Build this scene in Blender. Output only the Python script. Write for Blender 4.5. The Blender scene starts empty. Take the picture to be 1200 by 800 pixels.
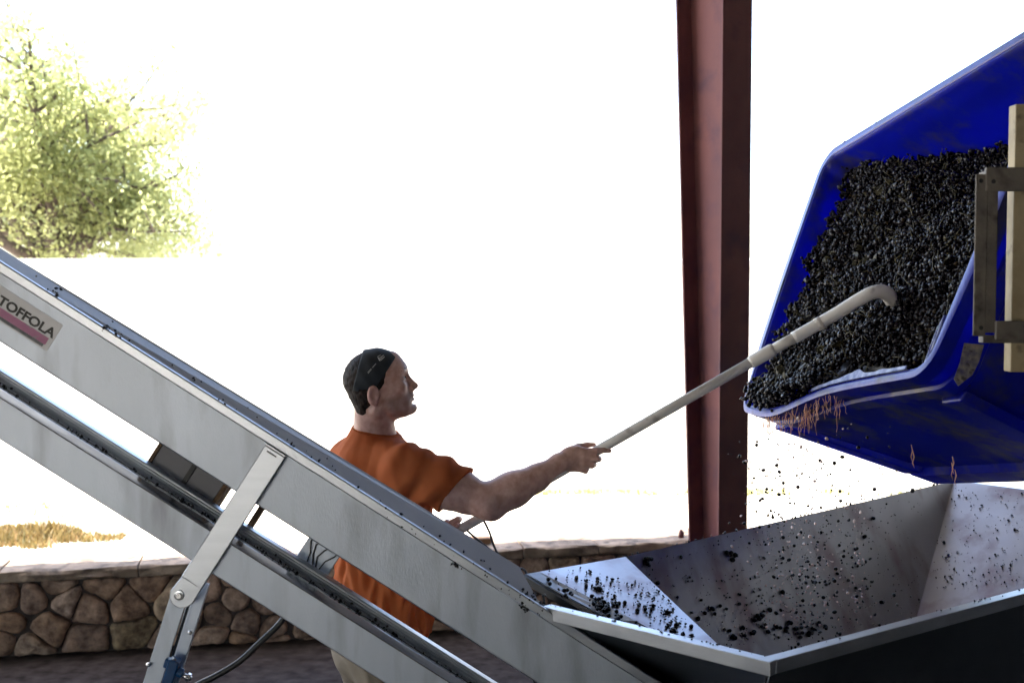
import bpy, bmesh, math, random
import numpy as np
from mathutils import Vector, Matrix, noise as mnoise

random.seed(7)
rng = np.random.default_rng(11)
SC = bpy.context.scene
COL = SC.collection

# ------------------------------------------------------------------ camera
F_PX = 1400.0                      # focal length in pixels of the 1200 px wide photograph
PITCH = math.atan(70.0 / F_PX)
CAM = np.array([0.0, 0.0, 2.0])
FW = np.array([0, math.cos(PITCH), -math.sin(PITCH)])
UPV = np.array([0, math.sin(PITCH), math.cos(PITCH)])
RT = np.array([1.0, 0, 0])
cam_d = bpy.data.cameras.new('camera')
cam = bpy.data.objects.new('camera', cam_d)
COL.objects.link(cam)
cam.location = CAM
cam.rotation_euler = (math.pi / 2 - PITCH, 0, 0)
cam_d.sensor_width = 36.0
cam_d.lens = 36.0 * F_PX / 1200.0
cam_d.clip_start = 0.05
cam_d.clip_end = 2000.0
cam_d.dof.use_dof = True
cam_d.dof.focus_distance = 3.7
cam_d.dof.aperture_fstop = 4.0
SC.camera = cam

# ------------------------------------------------------------------ world, sun, exposure
SUN_EL = math.radians(60)
SUN_DIR = Vector((-0.92, -0.10, 0)).normalized() * math.cos(SUN_EL) + Vector((0, 0, math.sin(SUN_EL)))
world = bpy.data.worlds.new("World")
SC.world = world
world.use_nodes = True
wn = world.node_tree
sky = wn.nodes.new('ShaderNodeTexSky')
sky.sky_type = 'NISHITA'
sky.sun_disc = False
sky.sun_elevation = SUN_EL
sky.sun_rotation = math.atan2(SUN_DIR.x, SUN_DIR.y)
sky.dust_density = 2.5
sky.air_density = 1.0
wn.links.new(sky.outputs[0], wn.nodes['Background'].inputs[0])
wn.nodes['Background'].inputs[1].default_value = 0.15
sun_d = bpy.data.lights.new('sun', 'SUN')
sun_d.energy = 4.5
sun_d.angle = math.radians(0.5)
sun_d.color = (1.0, 0.95, 0.87)
sun = bpy.data.objects.new('sun', sun_d)
COL.objects.link(sun)
sun.rotation_euler = SUN_DIR.to_track_quat('Z', 'Y').to_euler()
SC.view_settings.view_transform = 'Standard'
SC.view_settings.look = 'None'
SC.view_settings.exposure = 2.8
SC.view_settings.gamma = 1.0
SC.view_settings.use_curve_mapping = False
SC.render.engine = 'CYCLES'
SC.cycles.max_bounces = 10
SC.cycles.diffuse_bounces = 5
SC.cycles.glossy_bounces = 5
SC.cycles.use_denoising = True
SC.cycles.sample_clamp_indirect = 6.0


def ray(u, v):
    return FW + RT * ((u - 600.0) / F_PX) + UPV * ((400.0 - v) / F_PX)


def P(u, v, y):
    """point seen at photograph pixel (u, v) at world depth y"""
    d = ray(u, v)
    return CAM + d * (y / d[1])


def hit(u, v, q, n):
    d = ray(u, v)
    return CAM + d * (float((np.asarray(q) - CAM) @ n) / float(d @ n))


# ------------------------------------------------------------------ materials
def new_mat(name):
    m = bpy.data.materials.new(name)
    m.use_nodes = True
    nt = m.node_tree
    return m, nt, nt.nodes['Principled BSDF']


def node(nt, typ, **kw):
    n = nt.nodes.new(typ)
    for k, v in kw.items():
        if k.startswith('in_'):
            n.inputs[int(k[3:]) if k[3:].isdigit() else k[3:].replace('_', ' ')].default_value = v
        else:
            setattr(n, k, v)
    return n


def ramp(nt, stops):
    r = nt.nodes.new('ShaderNodeValToRGB')
    el = r.color_ramp.elements
    while len(el) < len(stops):
        el.new(0.5)
    for e, (p, c) in zip(el, stops):
        e.position = p
        e.color = (c[0], c[1], c[2], 1)
    return r


def noise_mat(name, c1, c2, scale=8.0, rough=(0.5, 0.7), metallic=0.0, bump=0.0, bump_scale=40.0, stretch=(1, 1, 1),
              detail=6.0, spots=None, coords='Object', rot=(0, 0, 0), spec=None, spot_stretch=None):
    """two-tone noise with bump; spots = (colour, scale, threshold lo, hi) adds dirt patches"""
    m, nt, b = new_mat(name)
    tc = node(nt, 'ShaderNodeTexCoord')
    mp = node(nt, 'ShaderNodeMapping')
    mp.inputs['Scale'].default_value = stretch
    mp.inputs['Rotation'].default_value = rot
    nt.links.new(tc.outputs[coords], mp.inputs[0])
    n1 = node(nt, 'ShaderNodeTexNoise')
    n1.inputs['Scale'].default_value = scale
    n1.inputs['Detail'].default_value = detail
    nt.links.new(mp.outputs[0], n1.inputs['Vector'])
    r = ramp(nt, [(0.3, c1), (0.7, c2)])
    nt.links.new(n1.outputs[0], r.inputs[0])
    col = r.outputs[0]
    if spots:
        n3 = node(nt, 'ShaderNodeTexNoise')
        n3.inputs['Scale'].default_value = spots[1]
        n3.inputs['Detail'].default_value = 8
        if spot_stretch:
            mp2 = node(nt, 'ShaderNodeMapping')
            mp2.inputs['Scale'].default_value = spot_stretch
            nt.links.new(tc.outputs[coords], mp2.inputs[0])
            nt.links.new(mp2.outputs[0], n3.inputs['Vector'])
        else:
            nt.links.new(tc.outputs[coords], n3.inputs['Vector'])
        rr = ramp(nt, [(spots[2], (0, 0, 0)), (spots[3], (1, 1, 1))])
        nt.links.new(n3.outputs[0], rr.inputs[0])
        mx = node(nt, 'ShaderNodeMix', data_type='RGBA')
        nt.links.new(rr.outputs[0], mx.inputs[0])
        nt.links.new(col, mx.inputs[6])
        mx.inputs[7].default_value = (*spots[0], 1)
        col = mx.outputs[2]
    nt.links.new(col, b.inputs['Base Color'])
    mr = node(nt, 'ShaderNodeMapRange')
    mr.inputs[3].default_value = rough[0]
    mr.inputs[4].default_value = rough[1]
    nt.links.new(n1.outputs[0], mr.inputs[0])
    nt.links.new(mr.outputs[0], b.inputs['Roughness'])
    b.inputs['Metallic'].default_value = metallic
    if spec is not None:
        b.inputs['Specular IOR Level'].default_value = spec
    if bump:
        n2 = node(nt, 'ShaderNodeTexNoise')
        n2.inputs['Scale'].default_value = bump_scale
        n2.inputs['Detail'].default_value = 5
        nt.links.new(mp.outputs[0], n2.inputs['Vector'])
        bp = node(nt, 'ShaderNodeBump')
        bp.inputs['Strength'].default_value = bump
        bp.inputs['Distance'].default_value = 0.01
        nt.links.new(n2.outputs[0], bp.inputs['Height'])
        nt.links.new(bp.outputs[0], b.inputs['Normal'])
    return m


AXIS_ANG = math.radians(32.0)     # conveyor slope
M = {}
M['steel'] = noise_mat('bead_blasted_stainless_steel', (0.42, 0.46, 0.53), (0.55, 0.595, 0.67), 7.0, (0.40, 0.60), 1.0, 0.08, 260.0,
                       stretch=(1, 1, 0.35), rot=(0, AXIS_ANG, 0), spots=((0.27, 0.28, 0.31), 5.0, 0.50, 0.80), spot_stretch=(2.6, 2.6, 0.5))
M['steel_lip'] = noise_mat('brushed_stainless_steel', (0.46, 0.485, 0.53), (0.57, 0.595, 0.64), 9.0, (0.30, 0.45), 1.0, 0.08, 150.0,
                           stretch=(0.2, 1, 3), rot=(0, AXIS_ANG, 0))
M['steel_polished'] = noise_mat('polished_stainless_steel', (0.60, 0.61, 0.64), (0.72, 0.73, 0.76), 3.0, (0.10, 0.24), 1.0, 0.35, 5.0,
                                stretch=(1, 1, 1))
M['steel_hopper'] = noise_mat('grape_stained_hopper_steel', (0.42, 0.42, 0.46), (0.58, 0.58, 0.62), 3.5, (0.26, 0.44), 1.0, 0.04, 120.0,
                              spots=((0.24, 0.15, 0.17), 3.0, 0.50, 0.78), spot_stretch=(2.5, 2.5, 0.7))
M['steel_shaded'] = noise_mat('shade_darkened_hopper_steel', (0.10, 0.115, 0.14), (0.16, 0.18, 0.21), 3.0, (0.40, 0.55), 1.0)  # stainless darkened in base colour to carry the hopper's shaded outside
M['tray_dirt'] = noise_mat('mash_stained_tray', (0.02, 0.017, 0.018), (0.12, 0.11, 0.11), 25, (0.3, 0.6), 0.5)
M['bolt'] = noise_mat('zinc_bolt', (0.6, 0.6, 0.62), (0.75, 0.75, 0.77), 30, (0.2, 0.35), 1.0)
M['dark_box'] = noise_mat('dark_grey_painted_steel', (0.10, 0.10, 0.115), (0.14, 0.14, 0.155), 6, (0.4, 0.55), 0.2)
M['brown_edge'] = noise_mat('rusty_edge', (0.10, 0.06, 0.035), (0.18, 0.11, 0.06), 30, (0.7, 0.9))
M['rubber'] = noise_mat('black_rubber', (0.012, 0.012, 0.013), (0.025, 0.025, 0.027), 30, (0.3, 0.5))
M['blue_paint'] = noise_mat('blue_enamel', (0.005, 0.05, 0.16), (0.01, 0.08, 0.22), 20, (0.25, 0.4), spots=((0.05, 0.04, 0.03), 40, 0.6, 0.72))
M['sticker'] = noise_mat('silver_sticker', (0.42, 0.42, 0.44), (0.5, 0.5, 0.52), 20, (0.4, 0.5), 0.3)
M['sticker_pink'] = noise_mat('faded_magenta_print', (0.46, 0.17, 0.31), (0.54, 0.23, 0.38), 25, (0.45, 0.6), spots=((0.36, 0.33, 0.36), 60, 0.60, 0.70))
M['sticker_grey'] = noise_mat('worn_grey_print', (0.10, 0.10, 0.12), (0.20, 0.20, 0.22), 60, (0.5, 0.6))
M['ink'] = noise_mat('black_print', (0.006, 0.006, 0.007), (0.012, 0.012, 0.013), 20, (0.45, 0.55))
M['white_ink'] = noise_mat('white_print', (0.6, 0.6, 0.6), (0.75, 0.75, 0.75), 20, (0.6, 0.7))
M['rust'] = noise_mat('red_oxide_painted_steel', (0.095, 0.036, 0.040), (0.145, 0.056, 0.054), 3.0, (0.5, 0.7), 0.0, 0.1, 60, spec=0.2,
                      spots=((0.075, 0.032, 0.045), 5.0, 0.50, 0.7))
M['pole'] = noise_mat('dusty_cream_plastic_pipe', (0.74, 0.70, 0.65), (0.82, 0.78, 0.73), 12, (0.35, 0.5), spots=((0.36, 0.30, 0.27), 16, 0.60, 0.74))
M['pole_dark'] = noise_mat('stained_pipe_joint', (0.60, 0.55, 0.50), (0.70, 0.66, 0.60), 30, (0.4, 0.6), spots=((0.03, 0.02, 0.025), 30, 0.6, 0.66))
M['plank_steel'] = noise_mat('weathered_tan_steel', (0.085, 0.075, 0.068), (0.17, 0.145, 0.12), 14, (0.5, 0.7), 0.2, 0.2, 60,
                             spots=((0.05, 0.04, 0.035), 18, 0.55, 0.7))
M['plank_light'] = noise_mat('dry_tan_steel', (0.26, 0.20, 0.115), (0.42, 0.34, 0.21), 14, (0.5, 0.7), 0.1, 0.2, 60,
                             spots=((0.12, 0.09, 0.06), 24, 0.6, 0.72))
M['mortar'] = noise_mat('dark_mortar', (0.05, 0.038, 0.033), (0.10, 0.08, 0.07), 20, (0.8, 0.95), 0, 0.5, 60)
M['coping'] = noise_mat('pale_coping_stone', (0.15, 0.11, 0.08), (0.36, 0.28, 0.21), 8, (0.7, 0.9), 0, 0.9, 30, spots=((0.08, 0.06, 0.045), 10, 0.50, 0.66))
M['stucco'] = noise_mat('white_stucco', (0.74, 0.73, 0.70), (0.80, 0.79, 0.77), 4, (0.8, 0.9), 0, 0.2, 80)
M['ground'] = noise_mat('pale_dry_ground', (0.46, 0.42, 0.35), (0.58, 0.54, 0.46), 1.3, (0.85, 0.95), 0, 0.4, 12)
M['bark'] = noise_mat('grey_brown_bark', (0.06, 0.042, 0.032), (0.13, 0.095, 0.075), 14, (0.8, 0.95), 0, 0.6, 30, stretch=(3, 3, 0.6))
M['cloth_pants'] = noise_mat('khaki_cotton', (0.15, 0.12, 0.085), (0.22, 0.18, 0.13), 9, (0.85, 0.95), 0, 0.2, 300)
M['band'] = noise_mat('black_stretch_fabric', (0.012, 0.015, 0.019), (0.022, 0.026, 0.031), 30, (0.7, 0.85), 0, 0.1, 300)
M['hair'] = noise_mat('dark_brown_hair', (0.010, 0.007, 0.006), (0.030, 0.018, 0.013), 60, (0.6, 0.75), 0, 0.8, 160, stretch=(1, 1, 0.4), spec=0.18)
M['eye'] = noise_mat('eyeball', (0.55, 0.52, 0.50), (0.62, 0.6, 0.58), 10, (0.15, 0.2))
M['boot'] = noise_mat('brown_work_boot', (0.06, 0.04, 0.025), (0.1, 0.07, 0.045), 20, (0.6, 0.8))
M['wood'] = noise_mat('brown_wood', (0.10, 0.05, 0.025), (0.18, 0.10, 0.05), 12, (0.7, 0.85), stretch=(6, 1, 1))
M['roof'] = noise_mat('grey_painted_roof_sheet', (0.10, 0.10, 0.10), (0.14, 0.14, 0.14), 3, (0.6, 0.75))
M['shed'] = noise_mat('pale_bounce_sheet', (0.60, 0.60, 0.60), (0.7, 0.7, 0.7), 3, (0.6, 0.75))
M['shed_dark'] = noise_mat('dark_blocking_sheet', (0.10, 0.10, 0.10), (0.15, 0.15, 0.15), 3, (0.6, 0.75))
M['steel_cover'] = noise_mat('dull_cover_steel', (0.36, 0.36, 0.38), (0.45, 0.45, 0.47), 5, (0.6, 0.72), 0.45, 0.05, 200)
M['juice_drop'] = noise_mat('pale_juice_drop', (0.62, 0.44, 0.43), (0.80, 0.66, 0.64), 40, (0.1, 0.2))
M['scrap'] = noise_mat('wet_grape_skin', (0.004, 0.004, 0.006), (0.016, 0.012, 0.016), 50, (0.25, 0.45))
M['stem'] = noise_mat('green_brown_grape_stem', (0.03, 0.028, 0.010), (0.08, 0.065, 0.025), 30, (0.5, 0.7))
M['leafbit'] = noise_mat('brown_green_leaf', (0.022, 0.020, 0.008), (0.06, 0.05, 0.018), 30, (0.5, 0.7))


def grape_mat():
    m, nt, b = new_mat('dark_grape_skin')
    at = node(nt, 'ShaderNodeAttribute', attribute_name='tone')
    r = ramp(nt, [(0.0, (0.002, 0.0015, 0.002)), (0.55, (0.006, 0.004, 0.005)), (0.85, (0.013, 0.010, 0.012)), (1.0, (0.040, 0.028, 0.014))])
    nt.links.new(at.outputs['Fac'], r.inputs[0])
    nt.links.new(r.outputs[0], b.inputs['Base Color'])
    b.inputs['Roughness'].default_value = 0.33
    b.inputs['Specular IOR Level'].default_value = 0.14
    return m


def bin_mat():
    m, nt, b = new_mat('blue_moulded_plastic')
    tc = node(nt, 'ShaderNodeTexCoord')
    n1 = node(nt, 'ShaderNodeTexNoise')
    n1.inputs['Scale'].default_value = 4
    n1.inputs['Detail'].default_value = 7
    nt.links.new(tc.outputs['Object'], n1.inputs['Vector'])
    r = ramp(nt, [(0.32, (0.004, 0.010, 0.20)), (0.6, (0.006, 0.018, 0.36)), (0.8, (0.02, 0.045, 0.42))])
    nt.links.new(n1.outputs[0], r.inputs[0])
    n2 = node(nt, 'ShaderNodeTexNoise')
    n2.inputs['Scale'].default_value = 4.5
    n2.inputs['Detail'].default_value = 10
    n2.inputs['Roughness'].default_value = 0.62
    nt.links.new(tc.outputs['Object'], n2.inputs['Vector'])
    r2 = ramp(nt, [(0.48, (0, 0, 0)), (0.64, (0.75, 0.75, 0.75))])
    nt.links.new(n2.outputs[0], r2.inputs[0])
    mx = node(nt, 'ShaderNodeMix', data_type='RGBA')
    nt.links.new(r2.outputs[0], mx.inputs[0])
    nt.links.new(r.outputs[0], mx.inputs[6])
    mx.inputs[7].default_value = (0.035, 0.032, 0.045, 1)
    nt.links.new(mx.outputs[2], b.inputs['Base Color'])
    b.inputs['Roughness'].default_value = 0.33
    bp = node(nt, 'ShaderNodeBump')
    bp.inputs['Strength'].default_value = 0.12
    bp.inputs['Distance'].default_value = 0.01
    nt.links.new(n2.outputs[0], bp.inputs['Height'])
    nt.links.new(bp.outputs[0], b.inputs['Normal'])
    tr = node(nt, 'ShaderNodeBsdfTranslucent')
    tr.inputs[0].default_value = (0.01, 0.02, 0.85, 1)
    ms = node(nt, 'ShaderNodeMixShader')
    mf = node(nt, 'ShaderNodeMapRange')
    mf.inputs[1].default_value = 0.0
    mf.inputs[2].default_value = 0.75
    mf.inputs[3].default_value = 0.55
    mf.inputs[4].default_value = 0.08
    nt.links.new(r2.outputs[0], mf.inputs[0])
    nt.links.new(mf.outputs[0], ms.inputs[0])
    nt.links.new(b.outputs[0], ms.inputs[1])
    nt.links.new(tr.outputs[0], ms.inputs[2])
    nt.links.new(ms.outputs[0], nt.nodes['Material Output'].inputs[0])
    return m


def skin_mat():
    m, nt, b = new_mat('tanned_skin')
    at = node(nt, 'ShaderNodeAttribute', attribute_name='tint')
    tc = node(nt, 'ShaderNodeTexCoord')
    n1 = node(nt, 'ShaderNodeTexNoise')
    n1.inputs['Scale'].default_value = 45
    n1.inputs['Detail'].default_value = 6
    nt.links.new(tc.outputs['Object'], n1.inputs['Vector'])
    r = ramp(nt, [(0.32, (0.44, 0.24, 0.19)), (0.68, (0.62, 0.38, 0.32))])
    nt.links.new(n1.outputs[0], r.inputs[0])
    mx = node(nt, 'ShaderNodeMix', data_type='RGBA', blend_type='MULTIPLY')
    mx.inputs[0].default_value = 1.0
    nt.links.new(r.outputs[0], mx.inputs[6])
    nt.links.new(at.outputs['Color'], mx.inputs[7])
    nt.links.new(mx.outputs[2], b.inputs['Base Color'])
    b.inputs['Roughness'].default_value = 0.5
    b.inputs['Subsurface Weight'].default_value = 0.08
    b.inputs['Subsurface Radius'].default_value = (0.012, 0.005, 0.003)
    b.inputs['Subsurface Scale'].default_value = 0.5
    n2 = node(nt, 'ShaderNodeTexNoise')
    n2.inputs['Scale'].default_value = 220
    nt.links.new(tc.outputs['Object'], n2.inputs['Vector'])
    bp = node(nt, 'ShaderNodeBump')
    bp.inputs['Strength'].default_value = 0.15
    bp.inputs['Distance'].default_value = 0.004
    nt.links.new(n2.outputs[0], bp.inputs['Height'])
    nt.links.new(bp.outputs[0], b.inputs['Normal'])
    return m


def translucent_mat(name, c1, c2, tcol, fac, scale, rough=0.9, attr=None):
    m, nt, b = new_mat(name)
    if attr:
        at = node(nt, 'ShaderNodeAttribute', attribute_name=attr)
        src = at.outputs['Fac']
    else:
        tc = node(nt, 'ShaderNodeTexCoord')
        n1 = node(nt, 'ShaderNodeTexNoise')
        n1.inputs['Scale'].default_value = scale
        n1.inputs['Detail'].default_value = 6
        nt.links.new(tc.outputs['Object'], n1.inputs['Vector'])
        src = n1.outputs[0]
    r = ramp(nt, [(0.25, c1), (0.75, c2)])
    nt.links.new(src, r.inputs[0])
    nt.links.new(r.outputs[0], b.inputs['Base Color'])
    b.inputs['Roughness'].default_value = rough
    if rough > 0.8:
        b.inputs['Specular IOR Level'].default_value = 0.15
        tc2 = node(nt, 'ShaderNodeTexCoord')
        nb = node(nt, 'ShaderNodeTexNoise')
        nb.inputs['Scale'].default_value = 250
        nt.links.new(tc2.outputs['Object'], nb.inputs['Vector'])
        bp = node(nt, 'ShaderNodeBump')
        bp.inputs['Strength'].default_value = 0.15
        bp.inputs['Distance'].default_value = 0.004
        nt.links.new(nb.outputs[0], bp.inputs['Height'])
        nt.links.new(bp.outputs[0], b.inputs['Normal'])
    tr = node(nt, 'ShaderNodeBsdfTranslucent')
    tr.inputs[0].default_value = (*tcol, 1)
    ms = node(nt, 'ShaderNodeMixShader')
    ms.inputs[0].default_value = fac
    nt.links.new(b.outputs[0], ms.inputs[1])
    nt.links.new(tr.outputs[0], ms.inputs[2])
    nt.links.new(ms.outputs[0], nt.nodes['Material Output'].inputs[0])
    return m


def stone_mat():
    m, nt, b = new_mat('rough_field_stone')
    oi = node(nt, 'ShaderNodeObjectInfo')
    tc = node(nt, 'ShaderNodeTexCoord')
    r = ramp(nt, [(0.0, (0.21, 0.150, 0.115)), (0.25, (0.34, 0.245, 0.19)), (0.5, (0.27, 0.18, 0.12)), (0.75, (0.39, 0.30, 0.24)), (1.0, (0.28, 0.22, 0.13))])
    nt.links.new(oi.outputs['Random'], r.inputs[0])
    n1 = node(nt, 'ShaderNodeTexNoise')
    n1.inputs['Scale'].default_value = 13
    n1.inputs['Detail'].default_value = 9
    n1.inputs['Roughness'].default_value = 0.65
    nt.links.new(tc.outputs['Object'], n1.inputs['Vector'])
    r2 = ramp(nt, [(0.34, (0.34, 0.28, 0.26)), (0.50, (0.85, 0.80, 0.78)), (0.66, (1.5, 1.4, 1.32))])
    nt.links.new(n1.outputs[0], r2.inputs[0])
    mx = node(nt, 'ShaderNodeMix', data_type='RGBA', blend_type='MULTIPLY')
    mx.inputs[0].default_value = 1.0
    nt.links.new(r.outputs[0], mx.inputs[6])
    nt.links.new(r2.outputs[0], mx.inputs[7])
    nt.links.new(mx.outputs[2], b.inputs['Base Color'])
    b.inputs['Roughness'].default_value = 0.85
    bp = node(nt, 'ShaderNodeBump')
    bp.inputs['Strength'].default_value = 0.9
    bp.inputs['Distance'].default_value = 0.02
    nt.links.new(n1.outputs[0], bp.inputs['Height'])
    nt.links.new(bp.outputs[0], b.inputs['Normal'])
    return m


def floor_mat():
    m, nt, b = new_mat('wet_dark_concrete')
    b.inputs['Specular IOR Level'].default_value = 0.06
    tc = node(nt, 'ShaderNodeTexCoord')
    n1 = node(nt, 'ShaderNodeTexNoise')
    n1.inputs['Scale'].default_value = 1.1
    n1.inputs['Detail'].default_value = 8
    nt.links.new(tc.outputs['Object'], n1.inputs['Vector'])
    n2 = node(nt, 'ShaderNodeTexNoise')
    n2.inputs['Scale'].default_value = 14
    n2.inputs['Detail'].default_value = 8
    nt.links.new(tc.outputs['Object'], n2.inputs['Vector'])
    r = ramp(nt, [(0.3, (0.016, 0.012, 0.011)), (0.7, (0.05, 0.041, 0.038))])
    nt.links.new(n2.outputs[0], r.inputs[0])
    nt.links.new(r.outputs[0], b.inputs['Base Color'])
    r2 = ramp(nt, [(0.36, (0.30, 0.30, 0.30)), (0.52, (0.85, 0.85, 0.85))])
    nt.links.new(n1.outputs[0], r2.inputs[0])
    nt.links.new(r2.outputs[0], b.inputs['Roughness'])
    bp = node(nt, 'ShaderNodeBump')
    bp.inputs['Strength'].default_value = 0.25
    bp.inputs['Distance'].default_value = 0.01
    nt.links.new(n2.outputs[0], bp.inputs['Height'])
    nt.links.new(bp.outputs[0], b.inputs['Normal'])
    return m


M['bin_rim'] = noise_mat('worn_sheen_rim_plastic', (0.015, 0.022, 0.26), (0.07, 0.09, 0.38), 9, (0.28, 0.48), 0, 0.1, 60, spots=((0.03, 0.03, 0.06), 7, 0.52, 0.68), spec=0.55)  # wear plus sky sheen, both put into a paler base colour
M['worn_label'] = noise_mat('worn_dirty_label', (0.03, 0.035, 0.12), (0.30, 0.26, 0.22), 40, (0.6, 0.8), spots=((0.05, 0.045, 0.05), 60, 0.55, 0.65))
M['bin_scuff'] = noise_mat('scuffed_pale_blue_plastic', (0.02, 0.03, 0.20), (0.34, 0.38, 0.55), 38, (0.4, 0.6))
M['grape'] = grape_mat()
M['bin'] = bin_mat()
M['skin'] = skin_mat()
M['juice'] = translucent_mat('pink_grape_juice', (0.60, 0.38, 0.30), (0.78, 0.58, 0.50), (0.92, 0.62, 0.50), 0.6, 40, 0.15)
M['shirt'] = translucent_mat('orange_cotton', (0.42, 0.115, 0.038), (0.52, 0.155, 0.055), (0.80, 0.25, 0.05), 0.28, 14)
M['leaf'] = translucent_mat('tree_leaf', (0.055, 0.07, 0.02), (0.14, 0.16, 0.06), (0.56, 0.58, 0.27), 0.6, 3, 0.55, attr='tone')
M['dry_grass'] = translucent_mat('dry_grass_blades', (0.10, 0.09, 0.03), (0.24, 0.15, 0.06), (0.3, 0.22, 0.08), 0.3, 3, 0.7, attr='tone')
M['weeds'] = translucent_mat('dry_green_weed_blades', (0.30, 0.30, 0.12), (0.42, 0.40, 0.18), (0.3, 0.32, 0.08), 0.3, 3, 0.7, attr='tone')
M['stone'] = stone_mat()
M['floor'] = floor_mat()

# ------------------------------------------------------------------ object helpers


def tag(o, label=None, cat=None, group=None, kind=None):
    if label:
        o['label'] = label
    if cat:
        o['category'] = cat
    if group:
        o['group'] = group
    if kind:
        o['kind'] = kind
    return o


def thing(name, loc, label, cat, group=None):
    o = bpy.data.objects.new(name, None)
    COL.objects.link(o)
    o.empty_display_size = 0.1
    o.location = loc
    return tag(o, label, cat, group)


def attach(o, parent):
    o.parent = parent
    top = parent
    loc = Vector((0, 0, 0))
    while top is not None:
        loc += Vector(top.location)
        top = top.parent
    if parent.type == 'EMPTY':
        o.matrix_parent_inverse = Matrix.Translation(-loc)


def mesh_obj(name, verts, faces, mat, parent=None, smooth=False, bevel=0.0, attrs=None):
    me = bpy.data.meshes.new(name)
    me.from_pydata([tuple(map(float, v)) for v in verts], [], [tuple(f) for f in faces])
    me.update()
    return mesh_link(name, me, mat, parent, smooth, bevel)


def mesh_link(name, me, mat, parent=None, smooth=False, bevel=0.0):
    me.materials.append(mat)
    if smooth:
        me.polygons.foreach_set('use_smooth', np.ones(len(me.polygons), bool))
    o = bpy.data.objects.new(name, me)
    COL.objects.link(o)
    if parent is not None:
        attach(o, parent)
    if bevel:
        bv = o.modifiers.new('bevel', 'BEVEL')
        bv.width = bevel
        bv.segments = 2
        bv.limit_method = 'ANGLE'
    return o


def np_mesh(name, V, Q):
    """mesh from numpy arrays, Q (n,k) polygons of equal size"""
    me = bpy.data.meshes.new(name)
    n, k = Q.shape
    me.vertices.add(len(V))
    me.vertices.foreach_set('co', V.astype(np.float32).ravel())
    me.loops.add(n * k)
    me.loops.foreach_set('vertex_index', Q.astype(np.int32).ravel())
    me.polygons.add(n)
    me.polygons.foreach_set('loop_start', np.arange(0, n * k, k, dtype=np.int32))
    me.polygons.foreach_set('loop_total', np.full(n, k, dtype=np.int32))
    me.update(calc_edges=True)
    me.validate()
    return me


class MB:
    def __init__(self):
        self.v = []
        self.f = []

    def add(self, vs, fs):
        n = len(self.v)
        self.v += [np.asarray(x, float) for x in vs]
        self.f += [[i + n for i in f] for f in fs]
        return self

    def hexa(self, p):
        """8 points: bottom 0-3, top 4-7"""
        return self.add(p, [(3, 2, 1, 0), (4, 5, 6, 7), (0, 1, 5, 4), (1, 2, 6, 5), (2, 3, 7, 6), (3, 0, 4, 7)])

    def box(self, o, ex, ey, ez, x, y, z):
        o, ex, ey, ez = map(lambda q: np.asarray(q, float), (o, ex, ey, ez))
        c = lambda i, j, k: o + ex * x[i] + ey * y[j] + ez * z[k]
        return self.hexa([c(0, 0, 0), c(1, 0, 0), c(1, 1, 0), c(0, 1, 0), c(0, 0, 1), c(1, 0, 1), c(1, 1, 1), c(0, 1, 1)])

    def bar(self, a, b, w, d, up=(0, 0, 1)):
        a = np.asarray(a, float); b = np.asarray(b, float)
        t = (b - a); L = np.linalg.norm(t); t /= L
        s = np.cross(t, np.asarray(up, float)); s /= np.linalg.norm(s)
        u = np.cross(s, t)
        return self.box(a, t, s, u, (0, L), (-w / 2, w / 2), (-d / 2, d / 2))

    def tube(self, pts, r, n=12, caps=True):
        pts = [np.asarray(p, float) for p in pts]
        rs = r if hasattr(r, '__len__') else [r] * len(pts)
        base = len(self.v)
        prev = None
        for i, p in enumerate(pts):
            t = pts[min(i + 1, len(pts) - 1)] - pts[max(i - 1, 0)]
            t = t / (np.linalg.norm(t) + 1e-12)
            if prev is None:
                ref = np.array([0, 0, 1.0]) if abs(t[2]) < 0.9 else np.array([1.0, 0, 0])
                s = np.cross(t, ref)
            else:
                s = prev - t * (prev @ t)
            s /= np.linalg.norm(s)
            prev = s
            u = np.cross(t, s)
            for k in range(n):
                a = 2 * math.pi * k / n
                self.v.append(p + (s * math.cos(a) + u * math.sin(a)) * rs[i])
        for i in range(len(pts) - 1):
            for k in range(n):
                k2 = (k + 1) % n
                self.f.append([base + i * n + k, base + i * n + k2, base + (i + 1) * n + k2, base + (i + 1) * n + k])
        if caps:
            self.f.append([base + k for k in range(n)][::-1])
            e = base + (len(pts) - 1) * n
            self.f.append([e + k for k in range(n)])
        return self

    def extrude(self, poly, d, thick):
        """planar polygon (list of 3D points) given thickness along d"""
        d = np.asarray(d, float) * thick
        n = len(poly)
        vs = [np.asarray(p, float) for p in poly] + [np.asarray(p, float) + d for p in poly]
        fs = [list(range(n))[::-1], list(range(n, 2 * n))] + [[i, (i + 1) % n, n + (i + 1) % n, n + i] for i in range(n)]
        return self.add(vs, fs)

    def build(self, name, mat, parent=None, smooth=False, bevel=0.0):
        o = mesh_obj(name, self.v, self.f, mat, parent, smooth, bevel)
        bm = bmesh.new(); bm.from_mesh(o.data)
        bmesh.ops.recalc_face_normals(bm, faces=bm.faces)
        bm.to_mesh(o.data); bm.free()
        if smooth:
            o.data.polygons.foreach_set('use_smooth', np.ones(len(o.data.polygons), bool))
        return o


def ico(sub=1):
    bm = bmesh.new()
    bmesh.ops.create_icosphere(bm, subdivisions=sub, radius=1.0)
    bm.verts.ensure_lookup_table()
    V = np.array([v.co[:] for v in bm.verts])
    Fc = np.array([[v.index for v in f.verts] for f in bm.faces])
    bm.free()
    return V, Fc


ICO1 = ico(1)
ICO2 = ico(2)


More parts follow.
